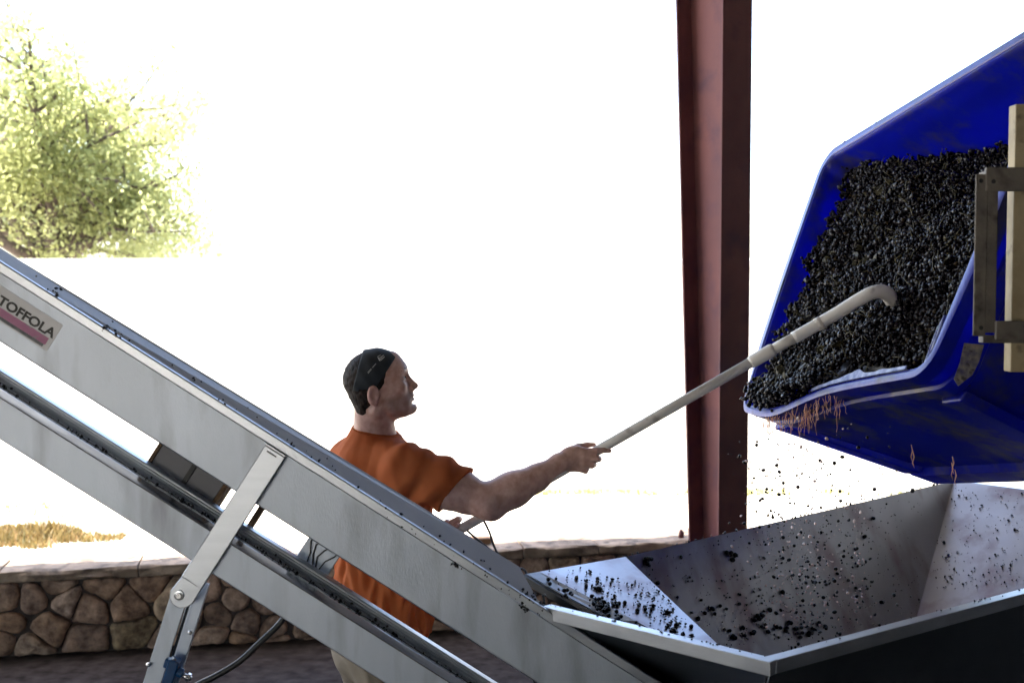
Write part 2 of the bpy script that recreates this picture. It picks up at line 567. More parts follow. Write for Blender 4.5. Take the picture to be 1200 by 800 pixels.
def blobs(name, centres, radii, mat, parent=None, stretch=0.25, sub=2, tones=None, lumpy=0.0):
    """many small ovoid bodies in one mesh"""
    V0, F0 = ICO2 if sub == 2 else ICO1
    n = len(centres); k = len(V0)
    C = np.asarray(centres)
    sc = np.asarray(radii)[:, None] * (1 + rng.uniform(-stretch, stretch, (n, 3)))
    q = rng.normal(size=(n, 4)); q /= np.linalg.norm(q, axis=1)[:, None]
    w, x, y, z = q.T
    R = np.stack([np.stack([1 - 2 * (y * y + z * z), 2 * (x * y - z * w), 2 * (x * z + y * w)], -1),
                  np.stack([2 * (x * y + z * w), 1 - 2 * (x * x + z * z), 2 * (y * z - x * w)], -1),
                  np.stack([2 * (x * z - y * w), 2 * (y * z + x * w), 1 - 2 * (x * x + y * y)], -1)], 1)
    base = V0[None] * (1 + (rng.uniform(-lumpy, lumpy, (n, k, 1)) if lumpy else 0))
    V = np.einsum('nij,nkj->nki', R, base * sc[:, None, :]) + C[:, None, :]
    Fs = (F0[None] + (np.arange(n) * k)[:, None, None]).reshape(-1, 3)
    me = np_mesh(name, V.reshape(-1, 3), Fs)
    if tones is not None:
        at = me.attributes.new('tone', 'FLOAT', 'POINT')
        at.data.foreach_set('value', np.repeat(np.asarray(tones, np.float32), k))
    return mesh_link(name, me, mat, parent, True)


# ------------------------------------------------------------------ signed-distance modelling (bodies, cloth)
class SDF:
    def __init__(self, lo, hi, h):
        self.lo = np.array(lo, float); self.h = h
        self.n = np.ceil((np.array(hi) - self.lo) / h).astype(int) + 1
        self.D = np.full(self.n, 1.0, np.float32)
        self.ax = [(self.lo[i] + h * np.arange(self.n[i])).astype(np.float32) for i in range(3)]

    def sub(self, lo, hi):
        a = np.clip(np.floor((np.array(lo) - self.lo) / self.h).astype(int), 0, self.n)
        b = np.clip(np.ceil((np.array(hi) - self.lo) / self.h).astype(int) + 1, 0, self.n)
        s = tuple(slice(a[i], b[i]) for i in range(3))
        X = self.ax[0][s[0]][:, None, None]; Y = self.ax[1][s[1]][None, :, None]; Z = self.ax[2][s[2]][None, None, :]
        return s, X, Y, Z

    def comb(self, s, d, k, op):
        A = self.D[s]
        if op == 'u':
            if k:
                hh = np.maximum(k - np.abs(A - d), 0) / k
                self.D[s] = np.minimum(A, d) - hh * hh * k * 0.25
            else:
                self.D[s] = np.minimum(A, d)
        else:
            d = -d
            if k:
                hh = np.maximum(k - np.abs(A - d), 0) / k
                self.D[s] = np.maximum(A, d) + hh * hh * k * 0.25
            else:
                self.D[s] = np.maximum(A, d)

    def cap(self, a, b, ra, rb=None, k=0.0, op='u'):
        rb = ra if rb is None else rb
        a = np.asarray(a, np.float32); b = np.asarray(b, np.float32)
        m = max(ra, rb) + k + 2 * self.h
        s, X, Y, Z = self.sub(np.minimum(a, b) - m, np.maximum(a, b) + m)
        ab = b - a
        L2 = float(ab @ ab) + 1e-12
        t = np.clip(((X - a[0]) * ab[0] + (Y - a[1]) * ab[1] + (Z - a[2]) * ab[2]) / L2, 0, 1)
        d = np.sqrt((X - a[0] - t * ab[0]) ** 2 + (Y - a[1] - t * ab[1]) ** 2 + (Z - a[2] - t * ab[2]) ** 2) - (ra + (rb - ra) * t)
        self.comb(s, d.astype(np.float32), k, op)

    def chain(self, pts, rs, k=0.0, k0=None, op='u'):
        for i in range(len(pts) - 1):
            self.cap(pts[i], pts[i + 1], rs[i], rs[i + 1], (k0 if (k0 is not None and i == 0) else k), op)

    def ell(self, c, r, R=None, k=0.0, op='u'):
        c = np.asarray(c, np.float32); r = np.asarray(r, np.float32)
        R = np.eye(3) if R is None else R            # columns = local axes
        ext = np.sqrt(((R * r[None, :]) ** 2).sum(1)) + k + 2 * self.h
        s, X, Y, Z = self.sub(c - ext, c + ext)
        dx, dy, dz = X - c[0], Y - c[1], Z - c[2]
        q = [(dx * R[0, i] + dy * R[1, i] + dz * R[2, i]).astype(np.float32) for i in range(3)]
        k0 = np.sqrt((q[0] / r[0]) ** 2 + (q[1] / r[1]) ** 2 + (q[2] / r[2]) ** 2)
        k1 = np.sqrt((q[0] / r[0] ** 2) ** 2 + (q[1] / r[1] ** 2) ** 2 + (q[2] / r[2] ** 2) ** 2)
        d = np.where(k1 > 1e-6, k0 * (k0 - 1) / np.maximum(k1, 1e-6), -r.min())
        self.comb(s, d.astype(np.float32), k, op)

    def plane(self, q, n, lo, hi, k=0.0):
        """cut away the side n points to, inside box lo..hi"""
        s, X, Y, Z = self.sub(lo, hi)
        d = -((X - q[0]) * n[0] + (Y - q[1]) * n[1] + (Z - q[2]) * n[2])
        self.comb(s, d.astype(np.float32) + np.zeros(self.D[s].shape, np.float32), k, 's')

    def mesh(self, name):
        D = self.D; ins = D < 0
        n = D.shape
        acc = np.zeros((n[0] - 1, n[1] - 1, n[2] - 1), np.uint8)
        for i in (0, 1):
            for j in (0, 1):
                for k in (0, 1):
                    acc += ins[i:n[0] - 1 + i, j:n[1] - 1 + j, k:n[2] - 1 + k]
        act = (acc > 0) & (acc < 8)
        idx = np.argwhere(act)
        vid = np.full(act.shape, -1, np.int32)
        vid[act] = np.arange(len(idx))
        I, J, K = idx.T
        c = {}
        for i in (0, 1):
            for j in (0, 1):
                for k in (0, 1):
                    c[i, j, k] = D[I + i, J + j, K + k]
        S = np.zeros((len(idx), 3)); cnt = np.zeros(len(idx))
        keys = list(c)
        for p in keys:
            for a in range(3):
                if p[a] == 0:
                    q = list(p); q[a] = 1; q = tuple(q)
                    d0, d1 = c[p], c[q]
                    cr = (d0 < 0) != (d1 < 0)
                    t = np.where(cr, d0 / np.where(cr, d0 - d1, 1), 0)
                    pos = np.tile(np.array(p, float), (len(idx), 1)); pos[:, a] = t
                    S += pos * cr[:, None]; cnt += cr
        V = self.lo + self.h * (idx + S / cnt[:, None])
        Q = []
        for a in range(3):
            sl0 = [slice(None)] * 3; sl1 = [slice(None)] * 3
            sl0[a] = slice(0, -1); sl1[a] = slice(1, None)
            A, B = ins[tuple(sl0)], ins[tuple(sl1)]
            e = np.argwhere(A != B)
            b1, b2 = (a + 1) % 3, (a + 2) % 3
            ok = (e[:, b1] > 0) & (e[:, b2] > 0) & (e[:, b1] < n[b1] - 1) & (e[:, b2] < n[b2] - 1)
            e = e[ok]
            fl = A[tuple(e.T)]
            def v(o1, o2):
                f = e.copy(); f[:, b1] += o1; f[:, b2] += o2
                return vid[tuple(f.T)]
            q = np.stack([v(-1, -1), v(0, -1), v(0, 0), v(-1, 0)], 1)
            q[~fl] = q[~fl][:, ::-1]
            Q.append(q)
        Q = np.concatenate(Q)
        Q = Q[(Q >= 0).all(1)]
        return V, Q


def rough(X, Y, Z, s=1.0):
    return (np.sin(11.3 * s * X + 3.1 * np.sin(7.1 * s * Y)) * np.sin(9.7 * s * Z + 2.3 * np.sin(8.3 * s * X)) +
            0.5 * np.sin(23.1 * s * Y + 2.0 * np.sin(19.7 * s * Z)) * np.sin(21.7 * s * X + 1.3))


# ================================================================== SETTING
# ground sheet, shed floor
g = MB().add([(-400, -200, -0.02), (400, -200, -0.02), (400, 900, -0.02), (-400, 900, -0.02)], [(0, 1, 2, 3)])
tag(g.build('ground', M['ground']), 'pale dry ground beyond the stone wall', 'ground', kind='structure')
W0 = np.array([-2.70, 6.30, 0.0]); WD = np.array([2.24, 0.46, 0.0]); WD /= np.linalg.norm(WD)
WN = np.array([WD[1], -WD[0], 0.0])                 # towards the camera
wp = lambda s, z, out=0.0: W0 + WD * s + np.array([0, 0, z]) + WN * out
fl = [wp(-12, 0, -0.1), wp(14, 0, -0.1), np.array([12.0, -6, 0]), np.array([-12.0, -6, 0])]
for p_ in fl:
    p_[2] = 0.0
tag(MB().add(fl, [(3, 2, 1, 0)]).build('floor', M['floor']), 'wet dark concrete shed floor', 'floor', kind='structure')
# shed roof (above the camera): the shade the picture is taken in
ro = [wp(-14, 5.0, -0.35), wp(16, 5.0, -0.35), np.array([14.0, -6, 5.0]), np.array([-14.0, -6, 5.0])]
tag(MB().extrude(ro, (0, 0, 1), 0.12).build('roof', M['roof']), 'open shed roof over the crush pad', 'roof', kind='structure')
rw = MB().box((0, 0, 0), (1, 0, 0), (0, 1, 0), (0, 0, 1), (-8, -6.2), (-6.2, -6.0), (0.002, 4.995))  # unseen rear wall, added; its opening lets light onto the conveyor's near face
rw.box((0, 0, 0), (1, 0, 0), (0, 1, 0), (0, 0, 1), (-1.8, 7.8), (-6.2, -6.0), (0.002, 4.995))
rw.box((0, 0, 0), (1, 0, 0), (0, 1, 0), (0, 0, 1), (-6.199, -1.801), (-6.2, -6.0), (2.50, 4.995))
tag(rw.build('added_shed_wall', M['shed']), 'added pale wall behind the view, its opening sized to light the conveyor', 'wall', kind='structure')
for x0_, lab in ((-8.2, 'added dark left wall, unseen, holding back side light'), (7.8, 'added dark right wall, unseen, holding back side light')):  # unseen side walls added to hold back light from the sides
    tag(MB().box((0, 0, 0), (1, 0, 0), (0, 1, 0), (0, 0, 1), (x0_, x0_ + 0.15), (-5.99, 0.8 if x0_ < 0 else 9.4), (0.002, 4.995)).build('added_shed_wall', M['shed_dark']), lab, 'wall', kind='structure')

# ---- low field-stone wall
WALL_L, WALL_R, WZ, CAPT = -2.2, 5.6, 0.405, 0.062
sw = thing('stone_wall', wp(0, 0), 'low dry field stone retaining wall with pale coping slabs', 'stone wall')
MB().box(W0, WD, -WN, (0, 0, 1), (WALL_L, WALL_R), (0.0, 0.33), (-0.01, WZ)).build('mortar_core', M['mortar'], sw)
seed_px = [(40, 703), (6, 702), (76, 702), (11, 729), (56, 732), (36, 758), (101, 748), (107, 711), (151, 708), (158, 742), (68, 686),
           (120, 686), (177, 684), (202, 700), (3, 750), (190, 760), (222, 720), (255, 720), (250, 745), (290, 728), (275, 700), (320, 735), (245, 690),
           (325, 755), (283, 752), (360, 735), (345, 712), (365, 755), (392, 742), (400, 715), (425, 735), (450, 715), (480, 735), (505, 735), (515, 715)]
seeds = []
for u_, v_ in seed_px:
    X = hit(u_, v_, W0, WN)
    seeds.append((float((X - W0) @ WD), float(X[2])))
tries = 0
while tries < 4000:
    tries += 1
    s_, z_ = random.uniform(WALL_L, WALL_R), random.uniform(0.03, WZ - 0.02)
    if all(((s_ - a) / 1.25) ** 2 + (z_ - b) ** 2 > 0.125 ** 2 for a, b in seeds):
        seeds.append((s_, z_))


def clip(poly, px, py, nx, ny):
    out = []
    for i in range(len(poly)):
        a, b = poly[i], poly[(i + 1) % len(poly)]
        da = (a[0] - px) * nx + (a[1] - py) * ny
        db = (b[0] - px) * nx + (b[1] - py) * ny
        if da <= 0:
            out.append(a)
        if (da < 0) != (db < 0):
            t = da / (da - db)
            out.append((a[0] + (b[0] - a[0]) * t, a[1] + (b[1] - a[1]) * t))
    return out


for i, (sx, sz) in enumerate(seeds):
    poly = [(max(WALL_L, sx - .5), 0.0), (min(WALL_R, sx + .5), 0.0), (min(WALL_R, sx + .5), WZ - 0.004), (max(WALL_L, sx - .5), WZ - 0.004)]
    for j, (tx, tz) in enumerate(seeds):
        if j != i and abs(tx - sx) < 1.0:
            poly = clip(poly, (sx + tx) / 2, (sz + tz) / 2, tx - sx, tz - sz)
            if len(poly) < 3:
                break
    if len(poly) < 3:
        continue
    cx = sum(p[0] for p in poly) / len(poly); cz = sum(p[1] for p in poly) / len(poly)
    # resample outline, round the corners, roughen
    pts = []
    for k in range(len(poly)):
        a, b = poly[k], poly[(k + 1) % len(poly)]
        L = math.dist(a, b); m_ = max(1, int(L / 0.03))
        for q in range(m_):
            pts.append((a[0] + (b[0] - a[0]) * q / m_, a[1] + (b[1] - a[1]) * q / m_))
    for _ in range(1):
        pts = [((pts[k - 1][0] + 2 * pts[k][0] + pts[(k + 1) % len(pts)][0]) / 4, (pts[k - 1][1] + 2 * pts[k][1] + pts[(k + 1) % len(pts)][1]) / 4) for k in range(len(pts))]
    n = len(pts)
    bulge = random.uniform(0.018, 0.05)
    tilt = (random.uniform(-.12, .12), random.uniform(-.12, .12))
    V = []
    for ring, (sc, out) in enumerate([(1.0, -0.02), (1.0, 0.45), (0.90, 0.85), (0.66, 0.97), (0.33, 1.0)]):
        for (x, z) in pts:
            dx, dz = x - cx, z - cz
            r_ = math.hypot(dx, dz) + 1e-6
            ins = 0.0045 + 0.013 * mnoise.noise(Vector((x * 11, z * 11, i * 1.7))) + 0.004 * mnoise.noise(Vector((x * 40, z * 40, i * 1.7)))
            f_ = max(0.2, (r_ - ins) / r_) * sc
            nz = 1.5 * mnoise.noise(Vector((x * 12, z * 12, ring * 0.9 + i))) + 0.8 * mnoise.noise(Vector((x * 31, z * 31, ring * 1.7 + i)))
            o_ = out * bulge + (nz * 0.008 if ring > 0 else 0) + (dx * tilt[0] + dz * tilt[1]) * (out > 0.5)
            V.append(wp(cx + dx * f_, cz + dz * f_, o_))
    V.append(wp(cx, cz, bulge * 1.0 + 0.006 * mnoise.noise(Vector((cx * 9, cz * 9, 0)))))
    Fc = []
    for ring in range(4):
        for k in range(n):
            k2 = (k + 1) % n
            Fc.append((ring * n + k, ring * n + k2, (ring + 1) * n + k2, (ring + 1) * n + k))
    for k in range(n):
        Fc.append((4 * n + k, 4 * n + (k + 1) % n, 5 * n))
    ob = mesh_obj('stone', V, Fc, M['stone'], sw, True)
s_ = WALL_L - 0.03
while s_ < WALL_R:
    L = random.uniform(0.42, 0.85)
    e_ = min(s_ + L, WALL_R + 0.05)
    nx = max(4, int((e_ - s_) / 0.06)); ny = 4
    zt = WZ + CAPT + random.uniform(-0.006, 0.005)
    V = []; Fc = []
    prof = [(-0.30, WZ - 0.002), (-0.30, zt), (-0.15, zt + 0.002), (0.0, zt), (0.030, zt - 0.004), (0.042, zt - 0.018), (0.042, WZ + 0.012), (0.03, WZ - 0.002)]
    for a in range(nx + 1):
        x = s_ + 0.004 + (e_ - s_ - 0.008) * a / nx
        for b, (o_, z_) in enumerate(prof):
            nz = mnoise.noise(Vector((x * 7, o_ * 30, z_ * 40)))
            nz2 = mnoise.noise(Vector((x * 5 + 31, o_ * 9, z_ * 20)))
            V.append(wp(x, z_ + (0.013 * nz2 if b not in (0, 7) else 0), o_ + 0.022 * nz))
    m_ = len(prof)
    for a in range(nx):
        for b in range(m_):
            b2 = (b + 1) % m_
            Fc.append((a * m_ + b, a * m_ + b2, (a + 1) * m_ + b2, (a + 1) * m_ + b))
    Fc.append(tuple(range(m_))[::-1]); Fc.append(tuple(nx * m_ + b for b in range(m_)))
    mesh_obj('coping_stone', V, Fc, M['coping'], sw, False, 0.004)
    s_ = e_

# ---- white stucco boundary wall beyond
BW = thing('boundary_wall', (0, 11.6, 0), 'long plain white stucco wall across the yard below the tree', 'wall')
MB().box((0, 11.5, 0), (1, 0, 0), (0, 1, 0), (0, 0, 1), (-16, 16), (0, 0.25), (-0.02, 2.14)).build('wall_face', M['stucco'], BW)
for k in range(16):
    MB().box((0, 11.47, 2.142), (1, 0, 0), (0, 1, 0), (0, 0, 1), (-16 + 2 * k + 0.004, -14 + 2 * k - 0.004), (0, 0.31), (0, 0.075)).build('coping', M['stucco'], BW, bevel=0.008)


def blades(name, cx, cy, rx, ry, n, h, mat):
    V = []; T = []
    ang = rng.uniform(0, 2 * math.pi, n); rad = np.sqrt(rng.uniform(0, 1, n))
    xs = cx + rx * rad * np.cos(ang); ys = cy + ry * rad * np.sin(ang)
    hh = h * rng.uniform(0.35, 1.0, n) * (1.15 - rad)
    th = rng.uniform(0, math.pi, n); ln = rng.normal(0, 0.45, (n, 2)) * hh[:, None]
    msk = np.array([mnoise.noise(Vector((x * 2.3, y * 4.0, 5.0))) for x, y in zip(xs, ys)])
    ok = msk > -0.12 + 0.25 * (rad - 0.5)
    xs, ys, hh, th, ln = xs[ok], ys[ok], (hh * (0.6 + 1.2 * np.clip(msk + .2, 0, 1)))[ok], th[ok], ln[ok]
    n = len(xs)
    w = rng.uniform(0.004, 0.009, n)
    for x, y, q, t, l, ww in zip(xs, ys, hh, th, ln, w):
        dx, dy = math.cos(t) * ww, math.sin(t) * ww
        V += [(x - dx, y - dy, -0.02), (x + dx, y + dy, -0.02), (x + l[0] * .4 + dx * .7, y + l[1] * .4 + dy * .7, q * .6), (x + l[0] * .4 - dx * .7, y + l[1] * .4 - dy * .7, q * .6), (x + l[0], y + l[1], q)]
    V = np.array(V)
    b = (np.arange(n) * 5)[:, None]
    me = np_mesh(name, V, np.concatenate([b + [0, 1, 2], b + [0, 2, 3], b + [3, 2, 4]]))
    at = me.attributes.new('tone', 'FLOAT', 'POINT')
    at.data.foreach_set('value', np.repeat(rng.uniform(0, 1, n).astype(np.float32), 5))
    return mesh_link(name, me, mat)


tag(blades('dry_grass', -3.80, 9.35, 0.75, 0.42, 3600, 0.13, M['dry_grass']), 'clump of dry brown grass beyond the stone wall', 'grass', kind='stuff')
tag(blades('weeds', 2.0, 11.3, 3.6, 0.14, 2200, 0.06, M['weeds']), 'thin green weeds along the foot of the white wall', 'weeds', kind='stuff')
tag(blades('weeds', -4.6, 10.4, 1.0, 0.4, 420, 0.10, M['weeds']), 'sparse weeds behind the dry grass clump', 'weeds', kind='stuff')


# ---- tree behind the white wall
def tree(base, label, seed=5, grow=1.0):
    t = thing('leafy_tree', base, label, 'tree')
    base = np.array(base, float)
    tr = MB()
    top = base + np.array([0.15, 0, 2.7 if seed == 5 else 4.6])
    tr.tube([base + (0, 0, -0.05), base + (0.05, 0.02, 0.8), base + (0.02, 0, 1.5), top], [0.30, 0.22, 0.19, 0.17], 12)
    tr.build('trunk', M['bark'], t, True)
    ends = []
    limbs = []
    rr = random.Random(seed)
    for k in range(17):
        az = 2 * math.pi * k / 17 + rr.uniform(-.25, .25)
        el = rr.uniform(0.12, 1.2)
        L = rr.uniform(1.4, 2.9) * grow
        p = top - np.array([0, 0, rr.uniform(0, .8)])
        d = np.array([math.cos(az) * math.cos(el), math.sin(az) * math.cos(el), math.sin(el)])
        pts = [p]
        for s in range(6):
            d = d + np.array([rr.gauss(0, .22), rr.gauss(0, .22), rr.gauss(0.03, .16)])
            d /= np.linalg.norm(d)
            p = p + d * L / 6
            pts.append(p)
            if s >= 1:
                for b in range(3):
                    dd = d + np.array([rr.gauss(0, .8), rr.gauss(0, .8), rr.gauss(0.05, .5)])
                    dd /= np.linalg.norm(dd)
                    q = p + dd * rr.uniform(.35, .7)
                    q2 = q + (dd + np.array([rr.gauss(0, .5), rr.gauss(0, .5), rr.gauss(-.1, .4)])) * rr.uniform(.2, .4)
                    limbs.append(([p, q, q2], [0.026, 0.014, 0.006]))
                    ends += [q, q2, (q + q2) / 2]
        limbs.append((pts, [0.10 - 0.014 * s for s in range(7)]))
        ends.append(pts[-1])
        ob = MB().tube(pts, [0.10 - 0.014 * s for s in range(7)], 8).build('limb', M['bark'], t, True)
    tw = MB()
    for pts, rs in limbs:
        if len(pts) == 3:
            tw.tube(pts, rs, 5, False)
    tag(tw.build('twigs', M['bark'], t, True), kind='stuff')
    ends = np.array(ends)
    # leaves: small folded quads in clumps round the twig ends
    n_per = 62
    C = np.repeat(ends, n_per, 0)
    n = len(C)
    C = C + rng.normal(0, 1, (n, 3)) * np.array([.17, .17, .12])
    keep = rng.uniform(0, 1, n) < 0.96
    C = C[keep]; n = len(C)
    a = rng.normal(size=(n, 3)); a[:, 2] -= 0.5; a /= np.linalg.norm(a, axis=1)[:, None]
    b = np.cross(a, rng.normal(size=(n, 3))); b /= np.linalg.norm(b, axis=1)[:, None]
    L = rng.uniform(0.05, 0.10, n)[:, None]
    V = np.stack([C, C + a * L * .5 + b * L * .27, C + a * L, C + a * L * .5 - b * L * .27], 1).reshape(-1, 3)
    me = np_mesh('crown', V, np.arange(4 * n).reshape(-1, 4))
    clump = np.repeat(rng.uniform(0, 1, len(ends)), n_per)[keep]
    at = me.attributes.new('tone', 'FLOAT', 'POINT')
    at.data.foreach_set('value', np.repeat(np.clip(0.65 * clump + 0.35 * rng.uniform(0, 1, n), 0, 1).astype(np.float32), 4))
    mesh_link('crown', me, M['leaf'], t)
    return t


tree((-5.9, 15.0, 0.0), 'broad yellow green tree rising behind the white wall')
tree((-9.0, 16.5, 0.0), 'taller tree whose leaves just show at the upper left edge', 9, 1.05)

# ---- red-oxide tapered steel column of the shed
colm = thing('steel_column', (1.27, 6.7, 0), 'red brown tapered steel I-column standing behind the hopper', 'column')
cb = P(859, 627, 6.7)
al = math.radians(30)
cn = np.array([math.sin(al), -math.cos(al), 0])      # out of the near flange
cs = np.array([math.cos(al), math.sin(al), 0])
near = np.array([cb[0], 6.7, 0.0])


def depth_at(z):
    return 0.26 + (z - 0.6) * 0.05


zz0, zz1 = 0.0, 4.99
hw, tf, tw_ = 0.105, 0.014, 0.010
MB().box(near, cs, -cn, (0, 0, 1), (-hw, hw), (0, tf), (zz0, zz1)).build('near_flange', M['rust'], colm, bevel=0.002)
p = []
for z in (zz0, zz1):
    d = depth_at(z)
    p += [near + cs * a - cn * b + np.array([0, 0, z]) for a, b in ((-hw, d), (hw, d), (hw, d + tf), (-hw, d + tf))]
MB().hexa(p).build('far_flange', M['rust'], colm, bevel=0.002)
p = []
for z in (zz0, zz1):
    d = depth_at(z)
    p += [near + cs * a - cn * b + np.array([0, 0, z]) for a, b in ((-tw_ / 2, tf + .001), (tw_ / 2, tf + .001), (tw_ / 2, d - .001), (-tw_ / 2, d - .001))]
MB().hexa(p).build('web', M['rust'], colm)
MB().box(near - cn * 0.16, cs, -cn, (0, 0, 1), (-0.17, 0.17), (-0.24, 0.24), (0.001, 0.02)).build('base_plate', M['rust'], colm, bevel=0.003)

# small things on the coping
b0 = hit(558, 639, wp(0, WZ + CAPT, 0.0), np.array([0, 0, 1.0]))
tag(MB().box(b0, WD, -WN, (0, 0, 1), (-0.09, 0.09), (0, 0.08), (0.006, 0.04)).build('wood_block', M['wood'], bevel=0.004),
    'brown wood offcut lying on the stone coping behind the man', 'wood block')
b1 = hit(798, 630, wp(0, WZ + CAPT, -0.1), np.array([0, 0, 1.0]))
tag(MB().tube([b1 + (0, 0, 0.0), b1 + (0.003, 0, 0.03), b1 + (-0.002, 0, 0.05)], [0.016, 0.017, 0.008], 8).build('iron_stub', M['rust'], smooth=True),
    'small rusty stub on the coping beside the column', 'stub')

# ================================================================== CONVEYOR
CY = 3.0
c0 = P(0, 318, CY); c1 = P(600, 700, CY)
EX = c1 - c0; EX[1] = 0; EX /= np.linalg.norm(EX)             # down the slope
EZ = np.array([-EX[2], 0, EX[0]]); EZ = EZ if EZ[2] > 0 else -EZ
EY = np.array([0, 1.0, 0])
O_ = np.array([c0[0], CY, c0[2]])


def cpt(u, v):
    """(s, t) on the conveyor's near face for a photo pixel"""
    X = P(u, v, CY) - O_
    return float(X @ EX), float(X @ EZ)


S_END = cpt(633, 718)[0]
S0, S1 = -1.4, S_END + 0.50
T_D = cpt(180, 515)[1]         # bottom edge of the upper beam
T_B = 0.0235
foot = O_.copy(); foot[2] = 0
conv = thing('conveyor', (O_[0], CY, 0), 'stainless steel inclined conveyor crossing in front of the man', 'conveyor')


def cb_(mb, s, y, t):
    return mb.box(O_, EX, EY, EZ, s, y, t)


def sweep(profile, s0, s1, name, mat, smooth=False, bevel=0.0, closed=False, nseg=1, parent=None):
    """profile [(y,t)] swept along the conveyor"""
    m = len(profile); V = []; Fc = []
    for i in range(nseg + 1):
        s = s0 + (s1 - s0) * i / nseg
        V += [O_ + EX * s + EY * y + EZ * t for y, t in profile]
    for i in range(nseg):
        for k in range(m if closed else m - 1):
            k2 = (k + 1) % m
            Fc.append((i * m + k, (i + 1) * m + k, (i + 1) * m + k2, i * m + k2))
    if closed:
        Fc += [tuple(range(m))[::-1], tuple(nseg * m + k for k in range(m))]
    mb = MB().add(V, Fc)
    return mb.build(name, mat, parent or conv, smooth, bevel)


# side panels: sheet split by a joint near the leg
sj = cpt(318, 540)[0]
sweep([(0, -0.003), (0, T_D + 0.004), (0.004, T_D), (0.03, T_D), (0.03, T_D + 0.003), (0.005, T_D + 0.004), (0.004, -0.003)], S0, sj - 0.001, 'side_panel', M['steel'], closed=True)
sweep([(0.0015, -0.003), (0.0015, T_D + 0.004), (0.0055, T_D), (0.03, T_D), (0.03, T_D + 0.003), (0.0065, T_D + 0.004), (0.0055, -0.003)], sj + 0.001, S1, 'side_panel', M['steel'], closed=True)
sweep([(0.276, -0.03), (0.276, T_D), (0.28, T_D), (0.28, -0.03)], S0, S1, 'far_side_panel', M['steel'], closed=True)
sweep([(0.031, T_D + 0.004), (0.275, T_D + 0.004), (0.275, T_D + 0.008), (0.031, T_D + 0.008)], S0, S1, 'bottom_plate', M['steel'], closed=True)
# folded top lip, with its polished top edge
sweep([(-0.007, 0.0), (-0.008, 0.001), (-0.008, T_B - 0.003), (-0.005, T_B), (0.004, T_B), (0.006, T_B - 0.003), (0.006, -0.002)], S0, S1, 'top_lip', M['steel_lip'], closed=True, bevel=0.0015)
# hood: near slope and far slope, cut off at the hopper
s_nb = S_END - 0.01; s_nt = cpt(615, 690)[0] - 0.03
hd = MB()
rise = lambda q: max(0.001, 0.0063 + 0.0290 * q / S_END)
stn = [S0, -0.2, 0.0, None]
for sa, sb in ((S0, 0.0), (0.0, None)):
    e1, e2, e3 = (sb, sb, sb) if sb is not None else (s_nb, s_nt, s_nt - 0.03)
    rb_ = rise(e2)
    near_e = [O_ + EX * sa + EY * 0.007 + EZ * (T_B - 0.001), O_ + EX * e1 + EY * 0.007 + EZ * (T_B - 0.001)]
    top_e = [O_ + EX * sa + EY * 0.10 + EZ * (T_B + rise(sa)), O_ + EX * e2 + EY * 0.10 + EZ * (T_B + rb_)]
    far_e = [O_ + EX * sa + EY * 0.272 + EZ * (T_B - 0.055), O_ + EX * e3 + EY * 0.272 + EZ * (T_B - 0.055)]
    hd.extrude([near_e[0], near_e[1], top_e[1], top_e[0]], EZ, -0.0025)
    hd.extrude([top_e[0] + EY * .0005, top_e[1] + EY * .0005, far_e[1], far_e[0]], EZ, -0.0025)
hd.build('cover_plate', M['steel_cover'], conv)
# open trough below the hood: belt
sweep([(0.007, -0.055), (0.275, -0.055), (0.275, -0.062), (0.007, -0.062)], s_nt - 0.3, S1, 'belt', M['rubber'], closed=True)
sweep([(0.02, -0.05), (0.024, -0.05), (0.024, 0.004), (0.02, 0.004)], S_END + 0.002, S1, 'skirt_strip', M['rubber'], closed=True)
# drip tray
T_G = cpt(340, 682)[1]; T_H = cpt(219, 653.5)[1]
T_E = cpt(340, 648)[1]
sweep([(0, T_G), (0, T_H + 0.003), (0.003, T_H), (0.04, T_H), (0.04, T_H + 0.003), (0.005, T_H + 0.004), (0.004, T_G)], S0, S1, 'tray_front', M['steel'], closed=True)
T_E = T_G + 0.0315
arc = [(0.0012, T_G - 0.002), (0.0022, T_G + 0.0014), (0.006, T_G + 0.003), (0.02, T_G + 0.006), (0.038, T_G + 0.0092), (0.052, T_G + 0.0105)]
sweep(arc + [(y + 0.0012, t - 0.004) for y, t in arc[::-1]], S0, S1, 'rolled_edge', M['steel_polished'], smooth=True, closed=True, nseg=40)
sweep([(0.0535, T_G + 0.006), (0.083, T_G + 0.004), (0.083, T_G + 0.001), (0.0535, T_G + 0.001)], S0, S1, 'tray_floor', M['tray_dirt'], closed=True)
rb = []
n_r = 5
for k in range(n_r * 2 + 1):
    rb.append((0.084 + 0.014 * k / (n_r * 2) - (0.0016 if k % 2 else 0), T_G + 0.001 + (T_E - T_G - 0.001) * k / (n_r * 2)))
sweep(rb + [(0.103, T_E), (0.089, T_G)], S0, S1, 'tray_back', M['steel_lip'], closed=True)
sweep([(0.1035, T_E - 0.003), (0.125, T_E - 0.003), (0.125, T_E), (0.1035, T_E)], S0, S1, 'tray_flange', M['steel_lip'], closed=True)

